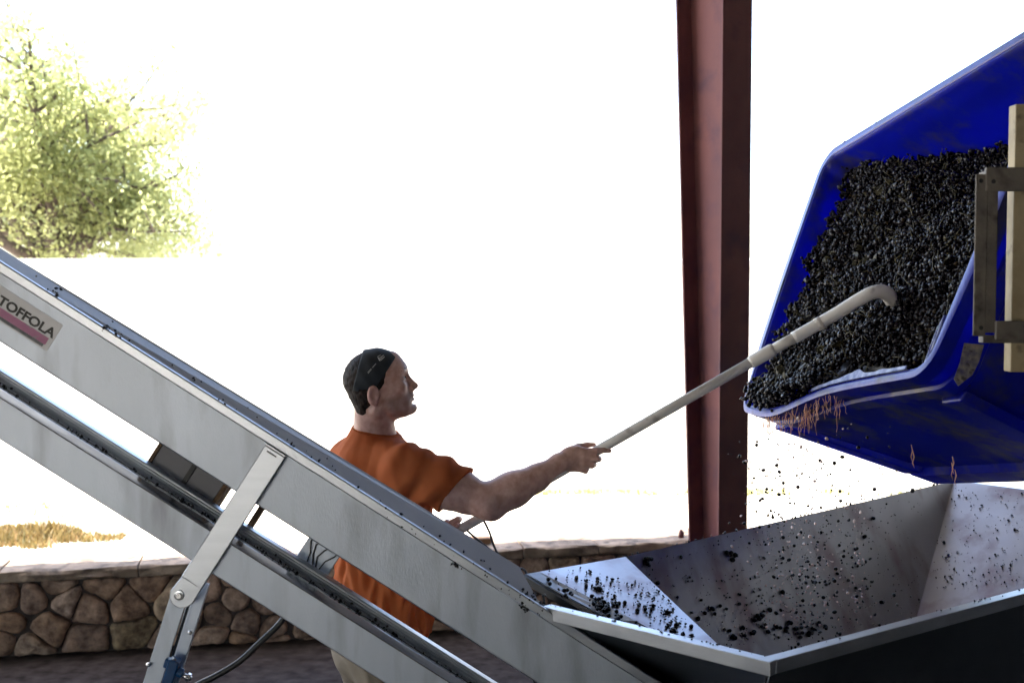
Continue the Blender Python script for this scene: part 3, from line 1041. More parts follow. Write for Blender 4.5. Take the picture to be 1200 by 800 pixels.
# connecting boxes between belt body and tray
sa, ta = cpt(165, 541); sb, tb = cpt(243, 584)
bx = cb_(MB(), (sa, sb), (0.135, 0.25), (T_E - 0.06, T_D + 0.003)).build('junction_box', M['dark_box'], conv, bevel=0.002)
sm = cpt(207, 562)[0]
bb = cb_(MB(), (sm - 0.006, sm + 0.006), (0.127, 0.1345), (T_E - 0.06, T_D - 0.002)).build('seam_strip', M['ink'], conv)
cb_(MB(), (sb + 0.0005, sb + 0.012), (0.130, 0.245), (T_E - 0.06, T_D - 0.002)).build('edge_strip', M['brown_edge'], conv)
cb_(MB(), (sa - 0.010, sa - 0.0005), (0.130, 0.245), (T_E - 0.06, T_D - 0.002)).build('edge_strip', M['brown_edge'], conv)
sc_, _ = cpt(349, 645); sd_, _ = cpt(388, 668)
cb_(MB(), (sc_, sd_), (0.15, 0.22), (T_E - 0.06, T_D + 0.003)).build('cross_bracket', M['steel'], conv, bevel=0.002)
cw = MB()
for k in range(4):
    s_ = sc_ + 0.02 + k * 0.02
    cw.tube([O_ + EX * (s_ + 0.012 * math.sin(j * 1.3 + k)) + EY * 0.146 + EZ * (T_E - 0.03 + (T_D - T_E + 0.06) * j / 6) for j in range(7)], 0.0022, 6)
cw.build('wire', M['rubber'], conv, True)
sg, _ = cpt(293, 600)
cb_(MB(), (sg, sg + 0.014), (0.135, 0.2), (T_E - 0.06, T_D + 0.003)).build('edge_strip', M['brown_edge'], conv)

# support leg: flat strap across both beams, clevis plate, telescopic lower tube, jack bolt
s_l, t_top = cpt(312.6, 519.7); s_r, _ = cpt(336, 534.7)
_, t_bot = cpt(213.7, 672.5)
t_top += 0.0
strap = cb_(MB(), (s_l, s_r), (-0.020, -0.0085), (t_bot, t_top)).build('leg_strap', M['steel_lip'], conv, bevel=0.0025)
cb_(MB(), (s_l + 0.012, s_l + 0.040), (-0.0225, -0.0205), (t_top - 0.012, t_top - 0.009)).build('slot', M['ink'], conv)
sweep([(0, 0)] * 0 + [(-0.0185, t_top - 0.2)] * 0 or [(-0.020, t_top + 0.001), (-0.009, t_top + 0.001), (-0.009, t_top + 0.004), (-0.020, t_top + 0.004)], s_l + 0.002, s_r - 0.002, 'strap_cap', M['steel_lip'], closed=True)


def yp(u, v, y):
    return P(u, v, y)


# clevis plate with rounded end
LY = CY - 0.016
pl = [(215, 672.5), (240, 683.5)]
cen = (211, 698)
for k in range(9):
    a = math.radians(-5 + k * 25)
    pl.append((cen[0] + 13.5 * math.cos(a), cen[1] + 13.5 * math.sin(a)))
pl = [(214.5, 673.5), (239, 684.5), (226, 706), (219, 711.5), (210, 712.5), (202, 708), (198.5, 700), (199.5, 692)]
MB().extrude([P(u, v, LY) for u, v in pl], (0, 1, 0), 0.008).build('clevis_plate', M['steel_lip'], conv, bevel=0.002)
bc = P(210, 697, LY)
MB().tube([bc + (0, 0.002, 0), bc + (0, -0.003, 0)], 0.013, 16).build('washer', M['bolt'], conv, True, 0.001)
MB().tube([bc + (0, -0.003, 0), bc + (0, -0.009, 0)], 0.0085, 6).build('bolt', M['bolt'], conv, False, 0.001)


def down_to_floor(u0, v0, u1, v1, y):
    a = P(u0, v0, y); b = P(u1, v1, y)
    return a, a + (b - a) * (a[2] / (a[2] - b[2]))


lf = MB()
a, b = down_to_floor(209, 704, 179, 800, LY + 0.028)
lw = 0.043
t_ = (b - a) / np.linalg.norm(b - a)
side = np.cross(t_, (0, 1, 0)); side /= np.linalg.norm(side)
if side[0] < 0:
    side = -side
Lg = np.linalg.norm(b - a)
lf.box(a - t_ * 0.03, t_, side, (0, 1, 0), (0, Lg + 0.03), (-lw / 2, lw / 2), (-0.012, -0.009))
lf.box(a - t_ * 0.03, t_, side, (0, 1, 0), (0, Lg + 0.03), (-lw / 2, -lw / 2 + 0.003), (-0.0085, 0.03))
lf.build('leg_channel', M['steel'], conv, bevel=0.001)
l2 = MB()
l2.box(a + side * (lw / 2 + 0.002) - t_ * 0.06, t_, side, (0, 1, 0), (0, Lg + 0.06), (0.006, 0.034), (0.022, 0.026))
l2.box(a + side * (lw / 2 + 0.002) - t_ * 0.06, t_, side, (0, 1, 0), (0, Lg + 0.06), (0.0345, 0.0365), (0.010, 0.026))
l2.build('leg_channel', M['steel'], conv, bevel=0.001)
MB().box(a + side * (lw / 2), t_, side, (0, 1, 0), (-0.04, Lg), (-0.001, 0.006), (0.018, 0.021)).build('leg_slot', M['ink'], conv)
MB().box(b, (1, 0, 0), (0, 1, 0), (0, 0, 1), (-0.06, 0.09), (-0.05, 0.08), (0.001, 0.012)).build('foot_plate', M['steel'], conv, bevel=0.002)
# jack clamp: blue body, nut, threaded stub
JY = LY + 0.012
j0 = P(203, 784, JY)
MB().box(j0, side, (0, 1, 0), t_, (-0.016, 0.012), (-0.018, 0.02), (-0.028, 0.05)).build('jack_clamp', M['blue_paint'], conv, bevel=0.004)
MB().box(P(197, 776, JY), side, (0, 1, 0), t_, (-0.008, 0.020), (-0.012, 0.012), (-0.012, 0.012)).build('jack_clamp', M['blue_paint'], conv, bevel=0.003)
MB().tube([P(208, 786, JY), P(214, 789, JY)], 0.013, 8).build('jack_collar', M['blue_paint'], conv, False, 0.002)
MB().tube([P(212, 789, JY), P(224, 795, JY)], [0.007, 0.007], 8).build('jack_bolt', M['bolt'], conv, True)
MB().tube([P(219, 792, JY), P(222.5, 794, JY)], 0.0115, 6).build('nut', M['bolt'], conv, False, 0.001)
for (u, v) in ((173, 778), (203, 772), (222, 740)):
    MB().tube([P(u, v, LY + 0.016), P(u + 1.5, v + 1, LY + 0.004)], 0.005, 8).build('bolt', M['bolt'], conv, True)
# far leg (mostly hidden) so the conveyor really stands
MB().bar(a + (0.03, 0.24, 0.12), b + (0.03, 0.24, 0.0), 0.04, 0.03).build('leg', M['steel'], conv)
MB().bar(O_ + EX * (S1 - 0.1) + EY * 0.14 + EZ * T_H, np.array([(O_ + EX * (S1 - 0.1))[0] - 0.02, CY + 0.14, 0.0]), 0.05, 0.05, (0, 1, 0)).build('leg', M['steel'], conv)

# sticker with the maker's lettering
sx1, st_top = cpt(74, 381)
_, st_bot = cpt(55.5, 412)
stk = cb_(MB(), (-0.10, sx1), (-0.0012, -0.0002), (st_bot, st_top)).build('maker_sticker', M['sticker'], conv)
H_ = st_top - st_bot
cb_(MB(), (-0.10, sx1 - 0.012), (-0.0018, -0.0013), (st_bot + 0.012, st_bot + 0.031)).build('pink_band', M['sticker_pink'], stk)
cb_(MB(), (-0.10, sx1 - 0.016), (-0.0018, -0.0013), (st_bot + 0.004, st_bot + 0.0115)).build('grey_band', M['sticker_grey'], stk)
fc = bpy.data.curves.new('lettering', 'FONT')
fc.body = 'TOFFOLA'
fc.size = 0.036
fc.offset = 0.0013
fc.extrude = 0.0002
fo = bpy.data.objects.new('lettering_source', fc)
COL.objects.link(fo)
bpy.context.view_layer.update()
me = bpy.data.meshes.new_from_object(fo.evaluated_get(bpy.context.evaluated_depsgraph_get()))
bpy.data.objects.remove(fo); bpy.data.curves.remove(fc)
me.name = 'lettering'
xs = np.array([v.co.x for v in me.vertices]); ys = np.array([v.co.y for v in me.vertices])
s_a = cpt(-1, 350)[0]; s_b = cpt(67, 394)[0] - 0.006
t_a = st_bot + 0.0345
for v in me.vertices:
    s = s_a + (v.co.x - xs.min()) / (xs.max() - xs.min()) * (s_b - s_a)
    t = t_a + (v.co.y - ys.min()) / (ys.max() - ys.min()) * 0.0255
    v.co = O_ + EX * s + EY * (-0.0016 - v.co.z) + EZ * t
me.materials.clear()
mesh_link('lettering', me, M['ink'], stk)

# black hose under the conveyor
hp = [P(338, 716, 3.08), P(325, 733, 3.08), P(305, 752, 3.07), P(280, 775, 3.06), P(252, 792, 3.05), P(225, 806, 3.05), P(180, 840, 3.05), P(120, 930, 3.06), P(60, 1100, 3.1), P(20, 1240, 3.2)]


def smooth_path(pts, n=6):
    out = []
    for i in range(len(pts) - 1):
        p0, p1, p2, p3 = pts[max(i - 1, 0)], pts[i], pts[i + 1], pts[min(i + 2, len(pts) - 1)]
        for k in range(n):
            t = k / n
            out.append(0.5 * ((2 * p1) + (p2 - p0) * t + (2 * p0 - 5 * p1 + 4 * p2 - p3) * t * t + (3 * p1 - p0 - 3 * p2 + p3) * t ** 3))
    return out + [pts[-1]]


tag(MB().tube(smooth_path(hp), 0.0085, 10).build('hose', M['rubber'], smooth=True), 'black hose hanging from the underside of the conveyor', 'hose')
# thin dark cables behind the elbow
tag(MB().tube(smooth_path([P(562, 600, 4.3), P(573, 622, 4.3), P(580, 642, 4.3), P(592, 660, 4.28), P(618, 684, 4.25), P(640, 720, 4.25), P(650, 1010, 4.3)]), [0.0045] * 37, 8).build('cable', M['rubber'], smooth=True),
    'thin dark cable hanging below the elbow, in front of the coping', 'cable')
tag(MB().tube(smooth_path([P(546, 620, 4.36), P(562, 634, 4.36), P(582, 650, 4.34), P(600, 668, 4.32), P(622, 700, 4.3), P(630, 1000, 4.35)]), 0.0045, 8).build('cable', M['rubber'], smooth=True),
    'lower thin dark cable crossing the other below the pole end', 'cable')

# ================================================================== HOPPER
HZ = 1.17


def hz(u, v, z):
    d = ray(u, v)
    return CAM + d * ((z - CAM[2]) / d[2])


P0 = hz(617, 672, HZ); P1 = hz(645, 708, HZ); P2 = hz(897, 769, HZ); P3 = hz(1118, 563, HZ); PM = hz(733, 652, HZ)
P4 = hz(1200, 689, HZ)
dback = (P3 - PM) / np.linalg.norm(P3 - PM)
nfr = np.array([dback[1], -dback[0], 0])
if nfr[1] > 0:
    nfr = -nfr
P5 = P3 + nfr * 0.88
P4e = P4 + (P4 - P2) * ((P5 - P4) @ dback / ((P4 - P2) @ dback))
P5 = P4e
e_pan = (PM - P0) / np.linalg.norm(PM - P0)
side_ = np.array([e_pan[1], -e_pan[0], 0.0])                  # horizontal, towards the front rim
nl = side_ * math.cos(math.radians(78)) + np.array([0, 0, math.sin(math.radians(78))])
nb_ = nfr * math.cos(math.radians(24)) + np.array([0, 0, math.sin(math.radians(24))])


def down(X, n, q, z):
    """slide X down the plane (q, n) to height z"""
    g = np.array([0, 0, -1.0]) + n * n[2]
    return X + g * ((X[2] - z) / -g[2])


BZ = 0.62
BL_ = down(PM - dback * 0.25, nb_, PM, BZ)
BRv = hit(1070, 738, PM, nb_)
BR_ = P3 + (BRv - P3) * ((P3[2] - BZ) / (P3[2] - BRv[2]))
nr_ = np.cross(P5 - P3, BR_ - P3); nr_ /= np.linalg.norm(nr_)


def drop_on(X, q, n):
    return X + np.array([0, 0, float((q - X) @ n) / n[2]])


BLf = BL_ + nfr * 0.42
BRf = drop_on(BR_ + nfr * 0.42, P3, nr_)
hop = thing('hopper', ((P1 + P5 + P3 + P2) / 4 * np.array([1, 1, 0])), 'stainless steel receiving hopper with grape-spattered inner plates, under the blue bin', 'hopper')
TH = 0.004


def plate(name, pts, mat, inward, th=TH, bevel=0.0):
    pts = [np.asarray(p, float) for p in pts]
    n = np.cross(pts[1] - pts[0], pts[2] - pts[0]); n /= np.linalg.norm(n)
    if n @ (np.asarray(inward) - pts[0]) > 0:
        n = -n
    return MB().extrude(pts, n, th).build(name, mat, hop, bevel=bevel)


ctr = (P0 + P2 + P3 + P5) / 4 + np.array([0, 0, -0.05])
Q1 = hit(745, 727, P0, nl); Q2 = hit(800, 757, P0, nl); QE = hit(846, 759, P0, nl)
pan = [P0 + (PM - P0) * 0.12, PM, QE, Q2, Q1]
plate('left_pan', pan, M['steel_hopper'], ctr + np.array([0, 0, 2.0]))
plate('pan_drop', [PM - nfr * 0.001, QE, QE + (0, 0, -.10), PM + nfr * 0.02 + (0, 0, -.10)], M['steel_hopper'], ctr)
plate('back_plate', [PM - dback * 0.01, P3, BR_, BL_], M['steel_hopper'], ctr)
plate('right_plate', [P3, P5, BRf, BR_], M['steel_hopper'], ctr)
plate('bottom_plate', [BL_, BR_, BRf, BLf], M['steel_hopper'], ctr + np.array([0, 0, 2.0]))
plate('front_plate', [P2, P5, BRf, BLf], M['steel_shaded'], ctr)
# flat flange strip at the conveyor end
plate('end_flange', [P0, P0 + (PM - P0) * 0.115, Q1, hit(718, 727, P0 - np.array([0, 0, 0.012]), nl)], M['steel'], ctr, 0.004)
# chute tongue below it down to the belt
ch = [P0 + (0.0, 0, -0.02), hit(718, 727, P0 - np.array([0, 0, 0.012]), nl) + (0, 0, -.02)]
# folded rim lips
def lip(a, b, w, d, name='rim_lip', mat='steel_lip', out=None, ext=0.0):
    a = np.asarray(a, float); b = np.asarray(b, float)
    t = (b - a) / np.linalg.norm(b - a)
    o = np.cross(t, (0, 0, 1.0))
    if o @ (ctr - a) > 0:
        o = -o
    return MB().box(a - t * ext, t, o, (0, 0, 1), (0, np.linalg.norm(b - a) + 2 * ext), (0.0, w), (-d, 0.001 + (d - 0.03) * 1.5)).build(name, M[mat], hop, bevel=0.0015)


lip(P1, P2 + (P2 - P1) * 0.048, 0.032, 0.0305)
lip(P2, P5, 0.032, 0.030)
lip(P0, PM, 0.012, 0.02)
lip(PM, P3, 0.012, 0.02)
lip(P3, P5, 0.02, 0.03)
# outer skirt that hangs from the front rim to the frame, and legs
def skirt(a, b, drop, inset, name):
    a = np.asarray(a, float); b = np.asarray(b, float)
    t = (b - a) / np.linalg.norm(b - a)
    o = np.cross(t, (0, 0, 1.0)); o = o if o @ (ctr - a) < 0 else -o
    pts = [a + o * 0.01 + (0, 0, -.03), b + o * 0.01 + (0, 0, -.03), b - o * inset + (0, 0, -drop), a - o * inset + (0, 0, -drop)]
    return MB().extrude(pts, o, 0.004).build(name, M['steel_shaded'], hop)


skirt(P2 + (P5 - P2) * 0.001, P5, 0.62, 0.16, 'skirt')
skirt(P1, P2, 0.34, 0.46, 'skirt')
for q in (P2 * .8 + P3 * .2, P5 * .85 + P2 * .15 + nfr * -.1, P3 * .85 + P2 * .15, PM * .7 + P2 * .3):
    MB().box((q[0], q[1], 0), (1, 0, 0), (0, 1, 0), (0, 0, 1), (-.03, .03), (-.03, .03), (0.001, 0.82)).build('leg', M['steel_shaded'], hop)
# black bar standing in for the shadow in the gap between hopper and conveyor
MB().bar(P0 + (-0.004, 0.004, -0.010), Q1 + (-0.045, -0.004, -0.035), 0.03, 0.02).build('gap_shadow_bar', M['rubber'], hop)

# ================================================================== BLUE BIN
SB = 1.1
BA = np.array([0.202584, -0.96417854, 0.17122925]); BB = np.array([0.41323322, 0.24269411, 0.87768894]); BC = np.array([0.88780517, 0.10704813, -0.44759655])
BO = CAM + (np.array([0.72397663, 3.84395408, 1.6102308]) - CAM) * SB
bl = lambda a, b, c: BO + BA * a + BB * b + BC * c
bloc = lambda X: np.array([(X - BO) @ BA, (X - BO) @ BB, (X - BO) @ BC])
OPEN = np.array([[0.099, 0.004], [1.248, 0.003], [1.268, 1.047], [-0.113, 1.037]])
BD = 0.70
cen2 = OPEN.mean(0)
BASE = cen2 + (OPEN - cen2) * 0.93
BASE[0] = [0.22, 0.03]
binr = thing('grape_bin', bl(0.6, 0.1, BD), 'tipped blue plastic harvest bin pouring dark grapes', 'bin')


def sstep(x):
    x = np.clip(x, 0, 1)
    return x * x * (3 - 2 * x)


def ring(c, off, rad=0.055, nc=6, ne=14, grow=0.0):
    """rounded quadrilateral at depth c, grown outward by off"""
    q = OPEN + (BASE - OPEN) * (max(c, 0) / BD)
    pts = []
    m = 4
    # offset edges
    qs = []
    for i in range(m):
        p0, p1, p2 = q[i - 1], q[i], q[(i + 1) % m]
        e1 = (p1 - p0) / np.linalg.norm(p1 - p0); e2 = (p2 - p1) / np.linalg.norm(p2 - p1)
        n1 = np.array([e1[1], -e1[0]]); n2 = np.array([e2[1], -e2[0]])
        k = (n1 + n2) / (1 + n1 @ n2)
        qs.append(p1 + k * off)
    r = max(0.012, rad + off)
    for i in range(m):
        p0, p1, p2 = qs[i - 1], qs[i], qs[(i + 1) % m]
        e1 = (p1 - p0) / np.linalg.norm(p1 - p0); e2 = (p2 - p1) / np.linalg.norm(p2 - p1)
        ang = math.acos(np.clip(e1 @ e2, -1, 1))
        tl = r * math.tan(ang / 2)
        a0 = p1 - e1 * tl
        n1 = np.array([-e1[1], e1[0]])
        cc = a0 + n1 * r
        th0 = math.atan2(*(a0 - cc)[::-1])
        for k in range(nc + 1):
            th = th0 + ang * k / nc
            pts.append(cc + r * np.array([math.cos(th), math.sin(th)]))
        nx = qs[(i + 1) % m]; nn = qs[(i + 2) % m]
        e3 = (nn - nx) / np.linalg.norm(nn - nx)
        ang2 = math.acos(np.clip(e2 @ e3, -1, 1))
        st = pts[-1]; en = nx - e2 * r * math.tan(ang2 / 2)
        for k in range(1, ne):
            pts.append(st + (en - st) * k / ne)
    out = []
    for a, b in pts:
        w_ = max(0.0, 1 - b / 0.30) * max(0.0, 1 - max(c, 0) / 0.5)
        sag = 0.050 * w_ * math.exp(-((a - 0.36) / 0.24) ** 2)
        bow = 0.012 * math.sin(math.pi * np.clip(b, 0, 1)) * (1 if a > 0.6 else -1)
        g_ = grow * float(sstep((b - 0.02) / 0.25))
        ca_, cb__ = (a - 0.62), (b - 0.52)
        ca_, cb__ = (math.copysign(1, ca_) if abs(ca_) > 0.5 else 0), (1 if cb__ > 0.45 else 0)
        out.append(bl(a + bow + ca_ * g_, b - sag + cb__ * g_, c))
    return out


def loft(rings, name, mat, parent, close_end=False, smooth=True):
    m = len(rings[0]); V = [p for r in rings for p in r]; Fc = []
    for i in range(len(rings) - 1):
        for k in range(m):
            k2 = (k + 1) % m
            Fc.append((i * m + k, i * m + k2, (i + 1) * m + k2, (i + 1) * m + k))
    if close_end:
        Fc.append(tuple(range(m))[::-1]); Fc.append(tuple((len(rings) - 1) * m + k for k in range(m)))
    o = MB().add(V, Fc).build(name, mat, parent, smooth)
    es = o.modifiers.new('split', 'EDGE_SPLIT'); es.split_angle = math.radians(38)
    return o


W_ = 0.018
prof = [(BD - 0.03, -0.012), (0.3, -0.006), (0.08, -0.004), (0.02, -0.002), (0.006, 0.0)]
inner = [ring(c, o) for c, o in prof]
# wall shell: inner skin, mouth, outer skin
outer_prof = [(0.0, 0.003), (0.0, W_), (0.05, W_), (0.055, W_ - 0.001), (0.2, W_ - 0.003), (0.42, W_ - 0.004), (0.58, W_ - 0.004), (0.60, W_ + 0.016), (BD - 0.02, W_ + 0.012), (BD, W_)]
loft(inner + [ring(c, o) for c, o in outer_prof], 'shell', M['bin'], binr, True)
# rim flange with turned-down skirt, stepped bands below it
loft([ring(-0.001, 0.010), ring(-0.005, 0.013), ring(-0.005, 0.022, grow=0.018), ring(-0.001, 0.030, grow=0.016)], 'rim', M['bin_rim'], binr)
loft([ring(-0.0008, 0.0302, grow=0.016), ring(0.040, 0.030, grow=0.016), ring(0.042, 0.026, grow=0.016), ring(0.01, 0.025, grow=0.01), ring(0.006, W_ + 0.001)], 'rim_skirt', M['bin'], binr)
loft([ring(0.075, W_), ring(0.08, 0.028), ring(0.125, 0.028), ring(0.132, W_)], 'band', M['bin'], binr)
# runners under the base
for a0 in (0.30, 0.66, 1.06):
    MB().box(BO, BA, BB, BC, (a0 - 0.05, a0 + 0.05), (0.10, 0.95), (BD + 0.002, BD + 0.10)).build('runner', M['bin'], binr, bevel=0.01)
# vertical ribs on the outer lower and right walls
for (aa, ab, wd) in ((0.135, 0.262, 0.05), (1.175, 1.135, 0.045)):
    p = []
    for c_, o_, a0 in ((0.135, 0.026, aa), (0.585, 0.022, ab)):
        sg = 0.050 * max(0, 1 - c_ / 0.5) * math.exp(-((a0 - 0.36) / 0.24) ** 2)
        b_ = 0.004 + (0.03 - 0.004) * c_ / BD - 0.012 - sg
        p += [bl(a0 - wd, b_ - o_, c_), bl(a0 + wd, b_ - o_, c_), bl(a0 + wd + .01, b_ + .004, c_), bl(a0 - wd - .01, b_ + .004, c_)]
    MB().hexa(p).build('rib', M['bin'], binr, bevel=0.006)
for b0_ in (0.33, 0.7):
    p = []
    for c_ in (0.13, 0.58):
        q = OPEN + (BASE - OPEN) * (c_ / BD)
        a_ = q[1][0] + (q[2][0] - q[1][0]) * b0_ + 0.016
        p += [bl(a_, b0_ - .025, c_), bl(a_ + 0.03, b0_ - .02, c_), bl(a_ + 0.03, b0_ + .02, c_), bl(a_, b0_ + .025, c_)]
    MB().hexa(p).build('rib', M['bin'], binr, bevel=0.006)
# corner gussets inside the mouth
ca, cb2, da, db = 1.248, 0.003, -1, 1
gp = [bl(ca + da * 0.006, cb2 + 0.145, 0.004), bl(ca + da * 0.052, cb2 + 0.115, 0.022), bl(ca + da * 0.066, cb2 + 0.060, 0.030), bl(ca + da * 0.030, cb2 + 0.012, 0.012), bl(ca + da * .004, cb2 + .030, 0.004)]
gus = MB().extrude(gp, BC, 0.010).build('gusset', M['bin'], binr, bevel=0.002)
ge = MB()
for k in range(len(gp)):
    ge.tube([gp[k] - BC * .001, gp[(k + 1) % len(gp)] - BC * .001], 0.0042, 6)
ge.build('gusset_edge', M['bin_scuff'], gus, True)
MB().tube([(gp[0] + gp[1]) / 2 - BC * 0.004 - BA * .002 - BB * .012, (gp[0] + gp[1]) / 2 + BC * 0.002 - BA * .002 - BB * .012], 0.008, 12).build('hole', M['ink'], gus)
# pale scuffed plastic along the lower lip
sc = MB()
xs_ = np.linspace(0.62, 1.16, 40)
for k in range(39):
    def lp(a, e):
        return bl(a, 0.004 - 0.050 * math.exp(-((a - 0.36) / 0.24) ** 2) + e, -0.0075)
    w0 = 0.006 + 0.016 * max(0, mnoise.noise(Vector((xs_[k] * 14, 2.0, 0)))) + (0.013 * math.exp(-((xs_[k] - 0.86) / 0.07) ** 2))
    w1 = 0.006 + 0.016 * max(0, mnoise.noise(Vector((xs_[k + 1] * 14, 2.0, 0)))) + (0.013 * math.exp(-((xs_[k + 1] - 0.86) / 0.07) ** 2))
    sc.extrude([lp(xs_[k], -0.004), lp(xs_[k + 1] - 1e-4, -0.004), lp(xs_[k + 1] - 1e-4, w1), lp(xs_[k], w0)], BC, 0.004)
sc.build('scuffed_edge', M['bin_scuff'], binr)


qw = bl(1.252 + 0.024, 0.0, 0.0)
lb = [hit(u, v, qw, BA) for u, v in ((1129, 402), (1152, 404), (1146, 424), (1138, 440), (1122, 452), (1117, 444), (1124, 425))]
MB().extrude([x + BA * 0.002 for x in lb], BA, 0.003).build('worn_label', M['worn_label'], binr)


def heap_c(a, b):
    a = np.asarray(a, float); b = np.asarray(b, float)
    c = 0.035 + 0.065 * b + 0.21 * sstep((a + 0.05) / 0.75) * np.clip(b, 0, 2) ** 1.2
    lip_ = sstep((0.16 - b) / 0.16) * sstep((0.80 - a) / 0.25)
    c = c - 0.05 * lip_ + 0.10 * sstep((a - 0.62) / 0.3) * sstep((0.35 - b) / 0.35)
    c = c + 0.024 * np.sin(9 * a + 2.1 * np.sin(6 * b)) * np.sin(11 * b + 1.7) + 0.016 * np.sin(27 * a + 3 * np.sin(17 * b)) * np.sin(24 * b + 2 * np.sin(31 * a)) + 0.009 * np.sin(55 * a + 4 * np.sin(37 * b)) * np.sin(61 * b)
    return c


na = nb = 60
V = []; Fc = []
for i in range(na + 1):
    for j in range(nb + 1):
        fb = j / nb
        lo_a = 0.099 + (-0.113 - 0.099) * fb + 0.01; hi_a = 1.248 + 0.02 * fb - 0.01
        a = lo_a + (hi_a - lo_a) * i / na
        sag = 0.050 * max(0, 1 - fb * 1.04 / 0.30) * math.exp(-((a - 0.36) / 0.24) ** 2)
        b = 0.012 + 1.015 * fb - sag
        V.append(bl(a, b, float(heap_c(a, fb * 1.03)) + 0.012))
for i in range(na):
    for j in range(nb):
        k = i * (nb + 1) + j
        Fc.append((k, k + 1, k + nb + 2, k + nb + 1))
hs = mesh_obj('grape_heap', V, Fc, M['scrap'], None, True)
tag(hs, 'mass of dark crushed grapes filling the tipped blue bin', 'grapes', kind='stuff')
NB = 19000
ua = rng.uniform(0, 1, NB); ub = rng.uniform(0, 1, NB)
la = 0.099 - 0.212 * ub + 0.012; ha = 1.248 + 0.02 * ub - 0.012
A = la + (ha - la) * ua
Bv = 1.02 * ub
sag = 0.050 * np.clip(1 - Bv / 0.30, 0, 1) * np.exp(-((A - 0.36) / 0.24) ** 2)
Cc = heap_c(A, Bv) + rng.normal(0, 0.008, NB) - 0.004
pts = BO + A[:, None] * BA + (Bv + 0.012 - sag)[:, None] * BB + Cc[:, None] * BC
keep = ~((Bv < 0.10) & (A > 0.62) & (rng.uniform(0, 1, NB) < 0.75))
pts = pts[keep]
# berries lying over the lip
NL = 420
A2 = rng.uniform(0.13, 0.66, NL); B2 = rng.normal(0.02, 0.018, NL); C2 = rng.uniform(-0.045, 0.05, NL)
sag2 = 0.050 * np.exp(-((A2 - 0.36) / 0.24) ** 2)
pts2 = BO + A2[:, None] * BA + (B2 + 0.012 - sag2)[:, None] * BB + C2[:, None] * BC
pts = np.concatenate([pts, pts2])
tn = np.clip(rng.beta(1.6, 2.2, len(pts)), 0, 0.93)
tn[rng.uniform(0, 1, len(pts)) < 0.03] = 1.0
hb = blobs('grape_heap', pts, rng.uniform(0.0048, 0.0078, len(pts)), M['grape'], hs, 0.12, 2, tn)
hb.matrix_parent_inverse = Matrix.Identity(4)
cr_i = rng.choice(len(pts), 5200, replace=False)
cr = blobs('crushed_skins', pts[cr_i] + BC * -0.004 + rng.normal(0, 0.004, (5200, 3)), rng.uniform(0.004, 0.0085, 5200), M['scrap'], hs, 0.75, 1, None, 0.3)
cr.matrix_parent_inverse = Matrix.Identity(4)
cr['kind'] = 'stuff'
hb.name = 'loose_grapes'
hb['kind'] = 'stuff'
st = MB()
for k in range(520):
    a, b = rng.uniform(0.05, 1.15), rng.uniform(0.02, 1.0)
    c = float(heap_c(a, b)) - 0.014
    d = rng.normal(size=3); d /= np.linalg.norm(d)
    p0 = bl(a, b, c)
    st.tube([p0, p0 + d * 0.02 + BC * -0.004, p0 + d * 0.045], [0.0022, 0.0018, 0.0012], 5)
so = st.build('stems', M['stem'], hs, True)
so['kind'] = 'stuff'
lv = MB()
for k in range(110):
    a, b = rng.uniform(0.05, 1.15), rng.uniform(0.02, 1.0)
    c = float(heap_c(a, b)) - 0.018
    x = rng.normal(size=3); x /= np.linalg.norm(x)
    y = np.cross(x, rng.normal(size=3)); y /= np.linalg.norm(y)
    p0 = bl(a, b, c); r = rng.uniform(0.008, 0.022)
    n_ = np.cross(x, y)
    ps = [p0 + (x * math.cos(t) + y * math.sin(t)) * r * (1 + 0.3 * math.sin(5 * t)) + n_ * r * 0.25 * math.sin(2 * t) for t in np.linspace(0, 2 * math.pi, 11)[:-1]]
    lv.extrude(ps, n_, 0.001)
lo_ = lv.build('leaf_scraps', M['leafbit'], hs)
lo_['kind'] = 'stuff'

# juice strands under the lip
js = MB()
for k in range(85):
    a = 0.14 + 0.62 * rng.uniform() ** 0.9
    sg = 0.050 * math.exp(-((a - 0.36) / 0.24) ** 2)
    p = bl(a, -0.03 - sg, rng.uniform(-0.005, 0.05))
    L = rng.uniform(0.02, 0.085) * (1.6 if rng.uniform() < 0.2 else 0.8)
    n = 7
    pp = [p]
    for i in range(n):
        pp.append(pp[-1] + np.array([rng.normal(0, .0022), rng.normal(0, .0022), -L / n]))
    js.tube(pp, [max(0.0007, rng.uniform(0.0004, 0.0011) * (1 - 0.5 * i / n)) for i in range(n + 1)], 5)
for (u, v) in ((1065, 527), (1067, 534), (1112, 548), (1116, 556), (1113, 541)):
    X = hit(u, v, bl(0.4, -0.03, 0.4), BB)
    js.tube([X + (0, -0.02, 0.02), X + (0.004, -0.022, 0.0), X + (0.0, -0.02, -0.018), X + (.006, -.02, -.035)], [0.0012, 0.0022, 0.0014, 0.0006], 5)
tag(js.build('juice_strands', M['juice'], smooth=True), 'pinkish strands of grape juice dripping from the bin lip', 'juice', kind='stuff')

# ---- falling grapes: individuals
mes = []
for k in range(5):
    V0, F0 = ICO2
    Vv = V0 * np.array([1, rng.uniform(.8, 1.0), rng.uniform(.85, 1.25)])
    me = np_mesh('falling_grape', Vv, F0)
    me.polygons.foreach_set('use_smooth', np.ones(len(F0), bool))
    at = me.attributes.new('tone', 'FLOAT', 'POINT')
    at.data.foreach_set('value', np.full(len(V0), rng.uniform(.2, .7), np.float32))
    me.materials.append(M['grape'])
    mes.append(me)


